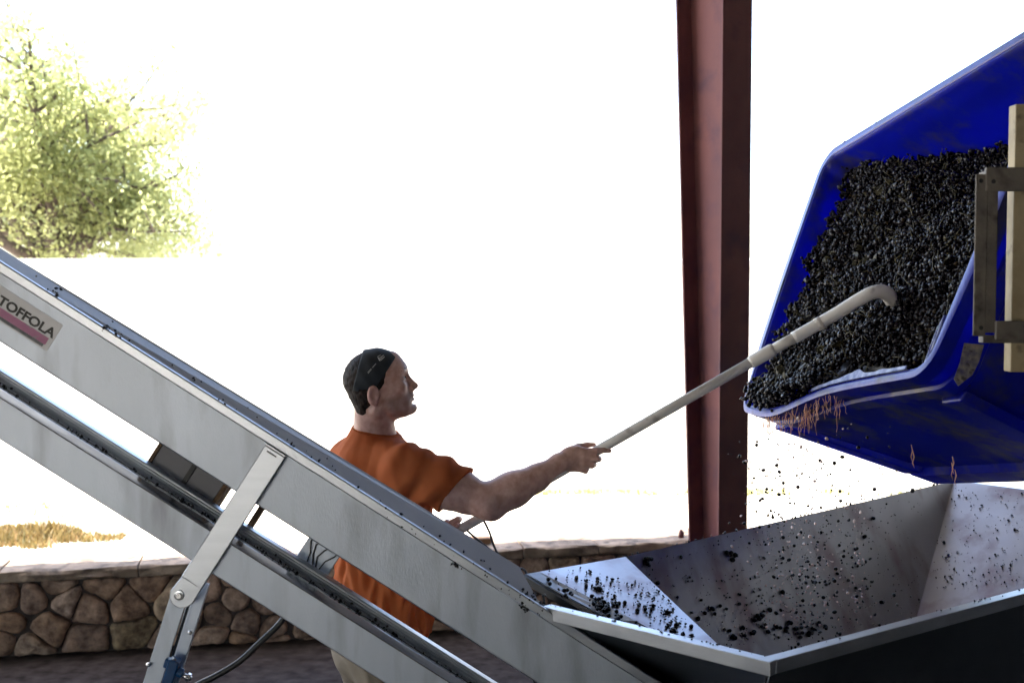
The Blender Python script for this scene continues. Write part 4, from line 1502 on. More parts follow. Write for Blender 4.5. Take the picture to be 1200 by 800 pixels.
def grape(X, r, name, label, group):
    o = bpy.data.objects.new(name, mes[int(rng.integers(5))])
    COL.objects.link(o)
    o.location = X
    o.scale = (r, r, r)
    o.rotation_euler = rng.uniform(0, 6, 3)
    return tag(o, label, 'grape', group)


FL = 'dark grape falling from the bin lip towards the hopper'
for k in range(200):
    a = rng.uniform(0.12, 0.82)
    top = bl(a, -0.08, 0.02)
    z = top[2] - 0.03 - (top[2] - 0.86) * rng.uniform() ** 0.75
    X = np.array([top[0] + rng.normal(0.03, 0.055), top[1] + rng.normal(-0.02, 0.05), z])
    grape(X, rng.uniform(0.0018, 0.0066), 'falling_grape', FL, 'grapes falling from the bin')


fs = []
for k in range(620):
    a = rng.uniform(0.10, 0.95)
    top = bl(a, -0.08, 0.02)
    z = top[2] - 0.02 - (top[2] - 0.80) * rng.uniform() ** 0.7
    fs.append([top[0] + rng.normal(0.04, 0.07), top[1] + rng.normal(-0.02, 0.06), z])
tag(blobs('grape_shower', fs, np.abs(rng.normal(0, 0.0016, len(fs))) + 0.0010, M['scrap'], None, 0.5, 1, None, 0.2), 'fine shower of grape bits falling between bin and hopper', 'grape bits', kind='stuff')

# ---- spatter on the hopper plates
def on_plane(u, v, q, n, lift=0.004):
    X = hit(u, v, q, n)
    return X + np.asarray(n) * lift * (1 if n @ (CAM - X) > 0 else -1)


sp = []; rs = []
# the left plate, dense
for k in range(300):
    t = rng.beta(2.2, 1.6)
    u = 652 + 170 * t + rng.normal(0, 12); v = 672 + 78 * rng.uniform() * t + rng.normal(0, 6) + 18 * t
    X = on_plane(u, v, P0, nl)
    if u > 733 + (v - 652) * 1.05 - 3:
        continue
    sp.append(X); rs.append(abs(rng.normal(0, 0.0019)) + 0.0010)
for (u, v, n_, s) in ((700, 708, 22, 5), (714, 712, 20, 5), (663, 697, 10, 4), (737, 742, 10, 5), (722, 728, 10, 6), (648, 684, 6, 4), (790, 742, 14, 7)):
    for k in range(n_):
        sp.append(on_plane(u + rng.normal(0, s), v + rng.normal(0, s * .8), P0, nl)); rs.append(rng.uniform(0.003, 0.0062))
# the back plate
for k in range(210):
    t = rng.uniform()
    u = 750 + 300 * t; v = 650 - 60 * t + rng.uniform() ** 0.6 * (120 + 20 * t)
    X = on_plane(u, v, PM, nb_)
    if X[2] > HZ - 0.01 or X[2] < BZ + 0.02:
        continue
    sp.append(X); rs.append(abs(rng.normal(0, 0.0022)) + 0.0012)
for (u, v, n_, s) in ((759, 656, 9, 3.5), (856, 650, 7, 3), (888, 724, 10, 6), (922, 737, 14, 9), (950, 738, 8, 9), (870, 745, 6, 8), (905, 700, 5, 8), (840, 715, 5, 6)):
    for k in range(n_):
        sp.append(on_plane(u + rng.normal(0, s), v + rng.normal(0, s * .8), PM, nb_, 0.006)); rs.append(rng.uniform(0.004, 0.0075))
for k in range(520):
    t = rng.uniform()
    u = 752 + 330 * t; v = 648 - 70 * t + rng.uniform() * (125 + 20 * t)
    X = on_plane(u, v, PM, nb_, 0.001)
    if X[2] > HZ - 0.008 or X[2] < BZ + 0.02:
        continue
    sp.append(X); rs.append(abs(rng.normal(0, 0.0009)) + 0.0006)
# the right plate
for k in range(260):
    u = 1092 + 108 * rng.uniform(); v = 572 + 118 * rng.uniform()
    X = on_plane(u, v, P3, nr_)
    if X[2] > HZ - 0.01:
        continue
    sp.append(X); rs.append(abs(rng.normal(0, 0.0015)) + 0.0008)
# largest 90 lie loose as single grapes
order = np.argsort(-np.array(rs))
for i in order[:100]:
    grape(sp[i], rs[i] * 1.1, 'loose_grape', 'dark grape stuck to the inner plates of the steel hopper', 'loose grapes in the hopper')
rest = order[100:]
tag(blobs('grape_spatter', [sp[i] for i in rest], [rs[i] for i in rest], M['scrap'], None, 0.5, 2, None, 0.2), 'spatter of crushed grape skins over the hopper plates', 'grape spatter', kind='stuff')
# pulp resting in the hopper bottom
pb = []
for k in range(900):
    x, y = rng.uniform(), rng.uniform()
    X = (BL_ * (1 - x) + BR_ * x) * (1 - y) + (BLf * (1 - x) + BRf * x) * y
    pb.append(X + np.array([0, 0, rng.uniform(0.002, 0.06)]))
tag(blobs('grape_pulp', pb, rng.uniform(0.005, 0.009, len(pb)), M['grape'], None, 0.2, 2, rng.uniform(0, .8, len(pb))), 'layer of dark grapes in the hopper bottom', 'grapes', kind='stuff')
# pale juice drops caught by the light
jd = []
for k in range(420):
    X = P(rng.normal(932, 30), 480 + 255 * rng.uniform() ** 0.6, rng.uniform(3.45, 3.8)) if k < 350 else P(rng.normal(1005, 5), rng.uniform(580, 720), 3.7)
    jd.append(X)
tag(blobs('juice_drops', jd, 0.0011 + 0.0036 * rng.uniform(0, 1, len(jd)) ** 2, M['juice_drop'], None, 0.4, 2), 'pale pink juice drops falling into the hopper', 'juice drops', kind='stuff')

# dirt on the conveyor
dp = []; dr = []
for k in range(520):                                # line of mash in the tray
    s = rng.uniform(S0, S1); n_ = mnoise.noise(Vector((s * 6, 0, 0)))
    if rng.uniform() < 0.55 + 0.5 * n_:
        dp.append(O_ + EX * s + EY * (0.060 + 0.012 * rng.uniform()) + EZ * (T_G + 0.0075 + rng.uniform(0, .004))); dr.append(rng.uniform(0.0015, 0.0042))
for k in range(60):
    s = rng.uniform(S0, S1)
    dp.append(O_ + EX * s + EY * 0.082 + EZ * (T_G + 0.004 + rng.uniform(0, .012))); dr.append(rng.uniform(0.001, 0.004))
for k in range(70):                                  # hood
    s = S_END - 1.9 * rng.uniform() ** 1.8
    y = 0.008 + 0.06 * rng.uniform() ** 2
    dp.append(O_ + EX * s + EY * y + EZ * (T_B + 0.002 + (y - .007) * 0.2)); dr.append(rng.uniform(0.0012, 0.0042))
for (u, v, n_) in ((66, 343, 5), (126, 385, 5), (138, 392, 6), (265, 472, 5), (533, 658, 8), (535, 661, 6), (612, 708, 9), (616, 712, 8), (623, 697, 6), (513, 639, 5)):
    s, t = cpt(u, v)
    for k in range(n_):
        dp.append(O_ + EX * (s + rng.normal(0, .006)) + EY * rng.uniform(-0.008, 0.004) + EZ * (t + rng.normal(0, .004))); dr.append(rng.uniform(0.002, 0.0042))
for k in range(26):                                  # specks on the lip face near the hopper
    s = S_END - 0.5 * rng.uniform() ** 2
    dp.append(O_ + EX * s + EY * -0.008 + EZ * rng.uniform(0.002, T_B)); dr.append(rng.uniform(0.001, 0.0025))
for k in range(60):                                  # front rim of the hopper
    t = rng.uniform()
    X = (P1 + (P2 - P1) * t * 2) if t < .5 else (P2 + (P5 - P2) * (t - .5) * 2)
    dp.append(X + np.array([0, rng.uniform(-.02, 0.0), 0.002])); dr.append(rng.uniform(0.001, 0.003))
for k in range(40):                                  # back rim
    X = PM + (P3 - PM) * rng.uniform()
    dp.append(X + np.array([0, 0, 0.003])); dr.append(rng.uniform(0.0015, 0.0048))
for k in range(34):                                  # on the bin's top rim
    a = rng.uniform(-0.05, 1.0)
    dp.append(bl(a, 1.09, -0.0 + rng.uniform(0, .03))); dr.append(rng.uniform(0.002, 0.007))
tag(blobs('grape_scraps', dp, dr, M['scrap'], None, 0.5, 2, None, 0.25), 'scattered scraps of grape skin on the conveyor and rims', 'grape scraps', kind='stuff')

# ================================================================== DUMPER FRAME (right edge)
DY = 2.78
df = thing('dumper_frame', tuple(P(1560, 700, DY) * np.array([1, 1, 0])), 'weathered tan steel bin dumper frame at the right edge, in front of the blue bin', 'frame')


def angle_v(u0, u1, v0, v1, y, name, mat, dep=0.05):
    a = P(u0, v0, y); b = P(u1, v1, y)
    return MB().box((0, 0, 0), (1, 0, 0), (0, 1, 0), (0, 0, 1), (a[0], b[0]), (y, y + dep), (b[2], a[2])).build(name, mat, df, bevel=0.0025)


angle_v(1144, 1155, 204, 394, DY, 'upright', M['plank_steel'], 0.006)
angle_v(1155.5, 1167, 200, 390, DY + 0.012, 'upright', M['plank_steel'], 0.045)
angle_v(1156, 1420, 196, 224, DY - 0.006, 'crossbar', M['plank_steel'], 0.012)
angle_v(1167.6, 1420, 376, 398, DY - 0.004, 'crossbar', M['plank_steel'], 0.012)
angle_v(1152, 1420, 393, 402, DY + 0.014, 'crossbar', M['plank_steel'], 0.03)
angle_v(1190.5, 1204, 122, 436, DY + 0.03, 'upright', M['plank_light'], 0.04)
angle_v(1420, 1470, -60, 1345, DY - 0.01, 'mast', M['plank_steel'], 0.08)
for (u, v) in ((1149.5, 212), (1149.5, 384), (1163, 213)):
    c = P(u, v, DY)
    MB().tube([c + (0, -0.0075 if u > 1160 else -0.0015, 0), c + (0, 0.004, 0)], 0.0052, 10).build('bolt_hole', M['ink'], df)
mp_ = P(1440, 420, DY + 0.02)
MB().bar(bl(0.75, 0.55, BD + 0.16), mp_, 0.06, 0.06).build('arm', M['plank_steel'], df)

# ================================================================== RAKE POLE
pa = P(520, 631, 3.76); pb_ = P(905, 410, 3.62)
pd = pb_ - pa
ph = lambda u: pa + pd * ((u - 520) / 385.0)
pole = thing('rake_pole', tuple(pa), 'long cream plastic pole with a hooked end raking grapes out of the bin', 'pole')
RP = 0.0158
MB().tube([ph(515), ph(700), ph(884)], RP, 18).build('shaft', M['pole'], pole, True, 0.0)
MB().tube([ph(880), ph(883), ph(904), ph(907)], [0.0168, 0.0200, 0.0208, 0.018], 18).build('collar', M['pole'], pole, True)
q0 = ph(905)
tip = [q0, P(920, 401.5, 3.615), P(932, 395, 3.61)]
MB().tube(tip, 0.0165, 16).build('joint', M['pole_dark'], pole, True)
path = [P(930, 396, 3.61), P(960, 379, 3.60), P(985, 364.5, 3.585), P(1005, 352, 3.575), P(1020, 344, 3.57), P(1032, 341.5, 3.58), P(1041, 346, 3.60), P(1046, 356, 3.63), P(1048, 366, 3.66)]
sp_ = smooth_path(path, 5)
rr_ = np.interp(np.linspace(0, 1, len(sp_)), [0, 0.3, 0.42, 0.75, 1], [0.0185, 0.0198, 0.0200, 0.0225, 0.0160])
MB().tube(sp_, list(rr_), 18).build('hook', M['pole'], pole, True)
MB().tube([P(957, 381, 3.60), P(963, 377.5, 3.60)], 0.0208, 16).build('ring', M['pole_dark'], pole, True)

# ================================================================== MAN
person = thing('person', (P(440, 700, 3.82)[0], 3.82, 0.0), 'man in an orange T-shirt and black headband raking grapes with a pole', 'person')
HO = P(439, 441, 3.80)
th_, ps_ = math.radians(20), math.radians(5)
hf = np.array([math.cos(th_) * math.cos(ps_), math.cos(th_) * math.sin(ps_), math.sin(th_)])
hl = np.array([-math.sin(ps_), math.cos(ps_), 0])
hu = np.cross(hf, hl)
HR = np.stack([hf, hl, hu], 1)
hp_ = lambda x, y, z: HO + HR @ np.array([x, y, z])
HS = 1.0
# joints
phi = math.radians(35)
tf_ = np.array([math.cos(phi), math.sin(phi), 0]); tl_ = np.array([-math.sin(phi), math.cos(phi), 0])
NB_ = P(441, 510, 3.83)                 # neck base
SR = P(482, 553, 3.66); SL = P(413, 541, 3.99)
ER = P(574, 588.5, 3.585); WR = P(655, 542, 3.655)
EL = P(452, 645, 4.03); WL = P(508, 632, 3.86)
PEL = P(440, 752, 3.84)
CH = P(449, 590, 3.82)

body = SDF((-0.78, 3.44, 0.70), (0.36, 4.16, 1.86), 0.0034)
# torso core (under the shirt)
body.cap(PEL + (0, 0, -.04), P(445, 640, 3.83), 0.10, 0.10, 0.02)
body.cap(P(445, 640, 3.83), CH + (0, 0, .05), 0.10, 0.105, 0.04)
body.cap(SR, SL, 0.06, 0.06, 0.05)
body.cap(NB_ + (0, 0, -.06), hp_(-0.030, 0, -0.07), 0.066, 0.060, 0.03)
# head
body.ell(hp_(0.0, 0, 0.0), (.097, .075, .081), HR, 0.02)
body.ell(hp_(.036, 0, -.062), (.056, .060, .082), HR, 0.03)
body.ell(hp_(.040, 0, -.112), (.046, .046, .036), HR, 0.025)
for s in (-1, 1):
    body.cap(hp_(-.008, s * .056, -.088), hp_(.052, s * .026, -.136), 0.016, 0.014, 0.02)
    body.ell(hp_(.060, s * .043, -.054), (.024, .018, .018), HR, 0.022)
body.ell(hp_(.072, 0, -.137), (.021, .022, .017), HR, 0.016)
body.cap(hp_(.084, -.032, -.013), hp_(.088, .032, -.013), 0.0125, 0.0125, 0.018)
body.cap(hp_(.070, 0, .03), hp_(.080, 0, .0), 0.022, 0.020, 0.03)
for s in (-1, 1):
    body.ell(hp_(.100, s * .034, -.036), (.020, .019, .012), HR, 0.014, 's')
    body.ell(hp_(.078, s * .033, -.036), (.0125, .0145, .0125), HR, 0.004)
body.cap(hp_(.092, 0, -.026), hp_(.107, 0, -.070), 0.0085, 0.0105, 0.012)
body.ell(hp_(.109, 0, -.073), (.011, .011, .009), HR, 0.008)
for s in (-1, 1):
    body.ell(hp_(.098, s * .012, -.078), (.010, .008, .008), HR, 0.006)
body.ell(hp_(.085, 0, -.094), (.012, .022, .010), HR, 0.012)
body.ell(hp_(.089, 0, -.1005), (.0085, .021, .0055), HR, 0.004)
body.ell(hp_(.087, 0, -.1115), (.0085, .019, .0060), HR, 0.004)
body.ell(hp_(.094, 0, -.1058), (.008, .024, .0016), HR, 0.003, 's')
body.ell(hp_(.084, 0, -.121), (.010, .018, .005), HR, 0.008, 's')
# ears
for s in (-1, 1):
    EA = np.stack([hf * 0.9 + hu * -0.25, hl, hu * 0.96 + hf * 0.2], 1)
    EA[:, 0] /= np.linalg.norm(EA[:, 0]); EA[:, 2] /= np.linalg.norm(EA[:, 2])
    ec = hp_(-.020, s * .080, -.050)
    body.ell(ec, (.020, .0095, .033), EA, 0.006)
    body.ell(ec + hl * s * .011 + hf * .003 + hu * .003, (.0125, .008, .022), EA, 0.004, 's')
    body.ell(ec + hl * s * .002 + hf * .010 - hu * .006, (.005, .006, .008), EA, 0.004)
# neck muscles, throat
body.cap(hp_(-.030, -.055, -.10), NB_ + tf_ * .05 + tl_ * -.02 + (0, 0, -.015), 0.017, 0.013, 0.022)
body.cap(hp_(-.062, 0, -.09), NB_ - tf_ * .035 + (0, 0, -.02), 0.030, 0.040, 0.02)
# right arm
body.chain([SR, SR * .45 + ER * .55 + (0, 0, .004), ER], [0.064, 0.058, 0.046], 0.03)
body.ell(SR * .5 + ER * .5 + (0, -0.005, -.013), (.085, .048, .047), None, 0.035)
body.cap(P(574, 581, 3.60), P(606, 573, 3.60), 0.039, 0.037, 0.02)
body.cap(P(547, 589, 3.615), P(575, 594, 3.59), 0.034, 0.030, 0.02)
body.ell(P(577, 598, 3.585), (.022, .022, .018), None, 0.03)
fa1 = P(600, 575, 3.60); fa2 = P(628, 560, 3.625)
body.chain([ER, fa1, fa2, WR], [0.044, 0.0455, 0.0365, 0.0265], 0.03)
body.ell(P(598, 571, 3.60), (.065, .040, .036), np.stack([(fa2 - fa1) / np.linalg.norm(fa2 - fa1), [0, 1, 0], np.cross((fa2 - fa1) / np.linalg.norm(fa2 - fa1), [0, 1.0, 0])], 1), 0.03)
# right hand: back of hand to the camera, fingers closed round the pole
HYY = 3.672
dax = P(690, 530, HYY) - P(656, 541, HYY); dax /= np.linalg.norm(dax)
dup_ = np.cross([0, -1.0, 0], dax); dup_ /= np.linalg.norm(dup_)
if dup_[2] < 0:
    dup_ = -dup_
HRm = np.stack([dax, [0, 1.0, 0], dup_], 1)
body.cap(WR, P(668, 537, HYY), 0.0255, 0.026, 0.02)
body.ell(P(674, 536.5, HYY), (.042, .018, .037), HRm, 0.018)
body.ell(P(672, 545, HYY + .008), (.030, .017, .018), HRm, 0.012)


def finger(pts, rs, k0=0.012):
    body.chain(pts, rs, 0.004, k0)


pY = lambda u: float(ph(u)[1])
finger([P(683, 529, HYY - .004), P(699, 527.5, HYY - .006), P(708, 527.5, HYY + .004), P(714.5, 528, HYY + .010)], [.0105, .0092, .0082, .0066])
finger([P(685, 536, HYY - .008), P(699.5, 537.5, HYY - .006), P(702, 537.5, HYY + .018), P(697, 533, HYY + .050), P(690, 531, HYY + .052)], [.0108, .0100, .0088, .0080, .0068])
finger([P(683, 543, HYY - .006), P(693.5, 545, HYY - .002), P(696, 544, HYY + .022), P(690, 537.5, HYY + .052), P(684, 535, HYY + .053)], [.0105, .0095, .0085, .0078, .0066])
finger([P(679, 549, HYY), P(686, 551.5, HYY + .004), P(688, 549, HYY + .024), P(683, 542, HYY + .050)], [.0095, .0085, .0078, .0066])
finger([P(664, 531, HYY + .006), P(677, 523.5, HYY + .020), P(688, 521.2, HYY + .030), P(696.5, 520.8, HYY + .034)], [.0135, .0105, .0088, .0062], 0.016)
# left arm (far side) and hand on the pole's lower end
body.chain([SL, EL], [0.060, 0.044], 0.03)
body.chain([EL, (EL + WL) / 2, WL], [0.044, 0.040, 0.027], 0.03)
LY_ = float(ph(524)[1])
lc = P(519, 627, LY_ + 0.045)
body.cap(WL, lc, 0.026, 0.024, 0.02)
body.ell(lc + (0.004, 0, 0), (.034, .018, .036), None, 0.015)
for k, (du, dv) in enumerate(((8, -7), (6, -2), (3, 3), (0, 7))):
    a0 = lc + np.array([0.012 + du * .001, -0.004, -dv * 0.0027 + 0.01])
    b0f = P(531 + du * .9, 619 + dv * 1.6, LY_ + 0.02)
    c0f = P(530 + du * .8, 619 + dv * 1.6, LY_ - 0.020)
    d0f = P(522 + du * .8, 622 + dv * 1.6, LY_ - 0.024)
    body.chain([a0, b0f, c0f, d0f], [.0105, .0095, .0085, .007], 0.004, 0.01)
body.chain([lc + (0.0, -.006, .024), P(524, 612, LY_ + .01), P(530, 613, LY_ - .018)], [.0125, .0105, .0075], 0.005, 0.014)
V, Q = body.mesh('body')
del body
me = np_mesh('body', V, Q)
L_ = (V - HO) @ HR
tint = np.ones((len(V), 4), np.float32)
jaw = np.clip((-.070 - L_[:, 2]) / .02, 0, 1) * np.clip((L_[:, 0] - 0.0) / .02, 0, 1) * np.clip((L_[:, 2] + .175) / .02, 0, 1) * (np.abs(L_[:, 1]) < .09)
stub = jaw * (0.75 + 0.25 * np.sin(V[:, 0] * 900) * np.sin(V[:, 2] * 1100))
tint[:, :3] *= (1 - stub[:, None] * np.array([.42, .36, .32]))
lips_ = np.exp(-(((L_[:, 0] - .093) / .012) ** 2 + (L_[:, 1] / .022) ** 2 + ((L_[:, 2] + .106) / .010) ** 2))
tint[:, :3] *= (1 - lips_[:, None] * np.array([.25, .45, .42]))
ear_ = np.exp(-(((L_[:, 0] + .02) / .022) ** 2 + ((np.abs(L_[:, 1]) - .085) / .014) ** 2 + ((L_[:, 2] + .05) / .034) ** 2))
tint[:, :3] *= (1 - ear_[:, None] * np.array([.0, .14, .14]))
at = me.attributes.new('tint', 'FLOAT_COLOR', 'POINT')
at.data.foreach_set('color', tint.ravel())
mesh_link('body', me, M['skin'], person, True)

# hair
hr = SDF(HO - .17, HO + .16, 0.0028)
hr.ell(hp_(-.004, 0, .003), (.0985, .0795, .0825), HR)
hr.ell(hp_(-.042, 0, -.050), (.055, .069, .060), HR, 0.02)
hr.ell(hp_(-.066, 0, -.092), (.026, .048, .030), HR, 0.02)
s, X, Y, Z = hr.sub(HO - .17, HO + .16)
hr.D[s] = hr.D[s] + 0.0006 * np.sin(190 * X + 40 * Z) * np.sin(170 * Z + 60 * Y + 2 * np.sin(90 * X)) + 0.0009 * np.sin(310 * X + 170 * Y) * np.sin(290 * Z)
# hairline: forehead, temples, round the ears
nrm = HR @ np.array([0.87, 0, -0.49])
hr.plane(hp_(.022, 0, -.03), nrm, HO - .17, HO + .16)
for s_ in (-1, 1):
    hr.ell(hp_(-.010, s_ * .085, -.062), (.026, .022, .040), HR, 0.004, 's')
    hr.ell(hp_(.03, s_ * .075, -.10), (.055, .04, .058), HR, 0.006, 's')
V, Q = hr.mesh('hair')
mesh_link('hair', np_mesh('hair', V, Q), M['hair'], person, True)
# headband
hbm = SDF(HO - .17, HO + .16, 0.0028)
hbm.ell(hp_(-.004, 0, .005), (.1020, .0825, .0860), HR)
s, X, Y, Z = hbm.sub(HO - .17, HO + .16)
hbm.D[s] = hbm.D[s] + 0.0008 * np.sin(130 * X + 90 * Z)
hbm.plane(hp_(.0817, 0, .0339), HR @ np.array([0.593, 0, -0.805]), HO - .17, HO + .16)
hbm.plane(hp_(-.0097, 0, .0844), HR @ np.array([-0.82, 0, 0.57]), HO - .17, HO + .16)
hbm.plane(hp_(-.03, 0, -.075), -(HR @ np.array([0.0, 0, 1.0])) , HO - .17, HO + .16)
V, Q = hbm.mesh('headband')
hbo = mesh_link('headband', np_mesh('headband', V, Q), M['band'], person, True)


def on_band(x, z):
    q = (x + .004) ** 2 / .1020 ** 2 + (z - .005) ** 2 / .0860 ** 2
    return hp_(x, -(.0825 * math.sqrt(max(0, 1 - q)) + 0.0012), z)


pr = MB()
hx = lambda u, v: ((u - 439) / 368 * math.cos(th_) + (441 - v) / 368 * math.sin(th_), -(u - 439) / 368 * math.sin(th_) + (441 - v) / 368 * math.cos(th_))
for t in np.linspace(0, 1, 9):                       # printed wordmark: a row of tiny strokes
    if t in (0.5,):
        continue
    u, v = 432.5 + 8.5 * t, 434 - 9.5 * t
    a = on_band(*hx(u - .35, v - .5)); b = on_band(*hx(u + .35, v + .6))
    pr.bar(a, b, 0.0012, 0.0014, (0, 1, 0))
for (u0, v0, u1, v1) in ((443, 416.5, 446.5, 414.5), (445, 420.5, 448.5, 417), (444, 418.5, 450, 415), (447, 420.5, 451, 416.5), (443.5, 417, 446, 421)):
    pr.bar(on_band(*hx(u0, v0)), on_band(*hx(u1, v1)), 0.0016, 0.0016, (0, 1, 0))
pr.build('print', M['white_ink'], hbo)
# eyes and eyebrows
for s_ in (-1, 1):
    c_ = hp_(.0815, s_ * .033, -.036)
    Vv = np.array([c_ + HR @ (v * np.array([.0118, .0125, .0085])) for v in ICO2[0]])
    ey = mesh_link('eye', np_mesh('eye', Vv, ICO2[1]), M['eye'], person, True)
    ci = hp_(.0925, s_ * .0335, -.035)
    Vv = np.array([ci + HR @ (v * np.array([.0022, .005, .005])) for v in ICO2[0]])
    mesh_link('iris', np_mesh('iris', Vv, ICO2[1]), M['hair'], ey, True)
    MB().tube([hp_(.101 - .002, s_ * .014, -.012), hp_(.099, s_ * .028, -.007), hp_(.086, s_ * .046, -.011)], [0.0032, 0.0038, 0.002], 8).build('eyebrow', M['hair'], person, True)

# T-shirt
cd_ = hp_(-.030, 0, -.07) - NB_; cd_ /= np.linalg.norm(cd_)
cn_ = cd_ + tf_ * 0.30; cn_ /= np.linalg.norm(cn_)
sh = SDF((-0.74, 3.50, 0.80), (-0.05, 4.22, 1.62), 0.0045)
zt_ = np.array([.80, .90, 1.0, 1.10, 1.20, 1.30, 1.38, 1.45, 1.52, 1.60])
rx_ = np.array([.142, .142, .140, .140, .143, .142, .130, .108, .07, .03])
ry_ = np.array([.188, .186, .182, .182, .190, .198, .197, .178, .12, .05])
s, X, Y, Z = sh.sub((-0.74, 3.50, 0.80), (-0.05, 4.22, 1.62))
zc = Z
ax_u = P(449, 600, 3.83)
lean = (P(445, 700, 3.84) - P(447, 540, 3.83))
cxz = ax_u[0] + (ax_u[2] - Z) * (lean[0] / -lean[2]) * 1.0
cyz = 3.832 + 0 * Z
lx = (X - cxz) * tf_[0] + (Y - cyz) * tf_[1]
ly = (X - cxz) * tl_[0] + (Y - cyz) * tl_[1]
rx = np.interp(Z, zt_, rx_).astype(np.float32); ry = np.interp(Z, zt_, ry_).astype(np.float32)
d = np.maximum((np.sqrt((lx / rx) ** 2 + (ly / ry) ** 2) - 1) * np.minimum(rx, ry), Z - 1.47)
sh.D[s] = d.astype(np.float32)
sh.cap(SR + (-.01, 0.01, -.002), SL + (0.015, 0, -.004), 0.073, 0.070, 0.04)
sh.cap(NB_ + (0, 0, -.048), SR + (-.03, .02, 0.0), 0.064, 0.068, 0.045)
sh.cap(NB_ + (0, 0, -.040) - tf_ * .025, SL, 0.070, 0.070, 0.04)
sh.ell(CH - tf_ * .06 + (0, 0, .09), (.11, .11, .12), None, 0.05)
# right sleeve, flared a little at the hem
sl_end = SR + (ER - SR) * 0.58
sh.chain([SR, SR + (ER - SR) * .35, sl_end + (ER - SR) * .14], [0.075, 0.0745, 0.0755], 0.035)
sll = SL + (EL - SL) * 0.6
sh.chain([SL, sll + (EL - SL) * .1], [0.078, 0.076], 0.03)
# drape: broad folds pulled from the armpit, vertical folds towards the hem
s, X, Y, Z = sh.sub((-0.74, 3.50, 0.80), (-0.05, 4.22, 1.62))
ly = (X - ax_u[0]) * tl_[0] + (Y - 3.83) * tl_[1]
lx = (X - ax_u[0]) * tf_[0] + (Y - 3.83) * tf_[1]
ang = np.arctan2(ly / .19, lx / .14)
low = np.clip((1.36 - Z) / .4, 0, 1)
fold = 0.006 * low * np.sin(9 * ang + 2.2 * np.sin(3 * ang) + 5 * (Z - 1)) + 0.0045 * np.sin(34 * (Z - 0.55 * (X + 0.4)) + 3 * np.sin(9 * ang)) * np.clip((1.46 - Z) / .3, 0.15, 1)
fold = fold + 0.003 * np.sin(70 * (X - .7 * Z) + 2 * np.sin(23 * Y)) * np.clip((X + .42) / .1, 0, 1)
fold = 1.35 * fold + 0.0035 * np.sin(58 * (Z + 0.9 * (X + .45)) + 4 * np.sin(11 * Y)) * np.clip((1.50 - Z) / .25, 0.1, 1) * (0.5 + 0.5 * np.sin(13 * X + 7 * Z))
sh.D[s] = sh.D[s] + fold.astype(np.float32)
lo3, hi3 = (-0.74, 3.50, 0.80), (-0.05, 4.22, 1.62)
# cut hem, sleeve mouths, hollow them
hemz = P(490, 738, 3.84)[2]
sh.plane((0, 0, hemz), (0.0, 0, -1.0), lo3, hi3, 0.004)
for (c_, dr_, r_, far) in ((sl_end, ER - SR, 0.0720, 0), (sll, EL - SL, 0.068, 1)):
    dd = dr_ / np.linalg.norm(dr_)
    dd2 = dd + (np.array([0, 0, -0.42]) * (1 - far)); dd2 /= np.linalg.norm(dd2)
    m_ = 0.13
    box_lo = c_ + dd * 0.02 - m_; box_hi = c_ + dd * 0.12 + m_
    # only the part beyond the mouth
    s, X, Y, Z = sh.sub(box_lo, box_hi)
    beyond = ((X - c_[0]) * dd2[0] + (Y - c_[1]) * dd2[1] + (Z - c_[2]) * dd2[2])
    tt = (X - c_[0]) * dd[0] + (Y - c_[1]) * dd[1] + (Z - c_[2]) * dd[2]
    rad = np.sqrt(np.maximum((X - c_[0]) ** 2 + (Y - c_[1]) ** 2 + (Z - c_[2]) ** 2 - tt ** 2, 0))
    cutd = np.maximum(-beyond, rad - 0.105)
    sh.D[s] = np.maximum(sh.D[s], -cutd.astype(np.float32))
    sh.cap(c_ + dd * 0.060, c_ + dd * 0.12, r_ - 0.003, r_, 0.0, 's')
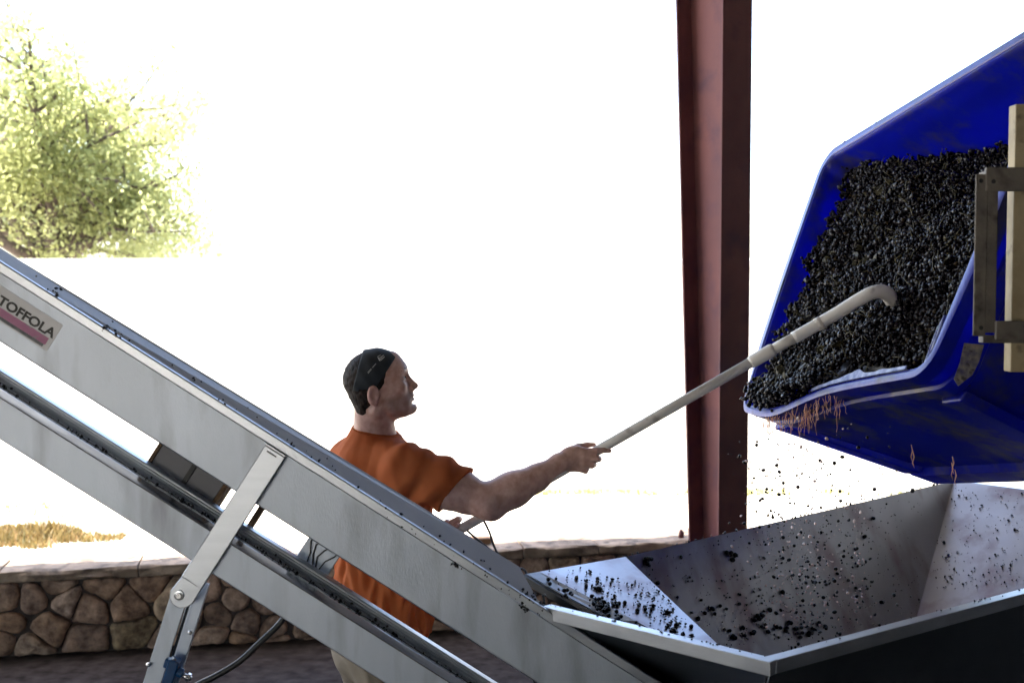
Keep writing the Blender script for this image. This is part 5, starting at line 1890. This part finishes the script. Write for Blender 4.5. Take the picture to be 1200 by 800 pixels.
# neck opening with ribbed collar
sh.cap(NB_ + (0, 0, -.05), NB_ + cd_ * 0.03, 0.088, 0.073, 0.035)
sh.plane(NB_ + cd_ * 0.017, cn_, NB_ + (-.10, -.10, -.03), NB_ + (.12, .10, .12))
sh.cap(NB_ + (0, 0, -.02), hp_(-.030, 0, -.05), 0.067, 0.066, 0.004, 's')
V, Q = sh.mesh('t_shirt')
tso = mesh_link('t_shirt', np_mesh('t_shirt', V, Q), M['shirt'], person, True)
e1 = np.cross(cn_, hl); e1 /= np.linalg.norm(e1); e2 = np.cross(cn_, e1)
cpts = [NB_ + cd_ * 0.015 + (e1 * math.cos(2 * math.pi * k / 32) + e2 * math.sin(2 * math.pi * k / 32)) * 0.0705 for k in range(33)]
MB().tube(cpts, 0.0075, 10, False).build('collar', M['shirt'], tso, True)

# trousers and boots
tz = SDF((-0.85, 3.55, 0.03), (-0.05, 4.2, 1.02), 0.007)
hipR = PEL - tl_ * .09 + (0, 0, -.03); hipL = PEL + tl_ * .09 + (0, 0, -.03)
kR = np.array([hipR[0] - .02, hipR[1] - .02, 0.48]); kL = np.array([hipL[0] + .08, hipL[1] + .04, 0.49])
aR = np.array([kR[0] - .05, kR[1] + .01, 0.09]); aL = np.array([kL[0] + .02, kL[1] + .02, 0.09])
tz.ell(PEL + (0, 0, .0), (.128, .168, .14), np.stack([tf_, tl_, [0, 0, 1]], 1))
for h_, k_, a_ in ((hipR, kR, aR), (hipL, kL, aL)):
    tz.chain([h_, k_, a_], [0.102, 0.078, 0.066], 0.04)
s, X, Y, Z = tz.sub((-0.85, 3.55, 0.03), (-0.05, 4.2, 1.02))
tz.D[s] += (0.004 * np.sin(40 * Z + 9 * np.sin(14 * X)) * np.sin(26 * Y + 12 * X)).astype(np.float32)
V, Q = tz.mesh('trousers')
mesh_link('trousers', np_mesh('trousers', V, Q), M['cloth_pants'], person, True)
for a_ in (aR, aL):
    bt = SDF(a_ - (.2, .2, .095), a_ + (.3, .3, .1), 0.006)
    bt.cap(a_ + (0, 0, .05), a_ + (0, 0, -.03), 0.058, 0.052, 0.02)
    bt.cap(a_ + (0, 0, -.045), a_ + tf_ * .15 + (0, 0, -.052), 0.045, 0.04, 0.04)
    bt.plane(a_ + (0, 0, -.089), (0, 0, -1), a_ - (.2, .2, .095), a_ + (.3, .3, .1))
    V, Q = bt.mesh('boot')
    mesh_link('boot', np_mesh('boot', V, Q), M['boot'], person, True)
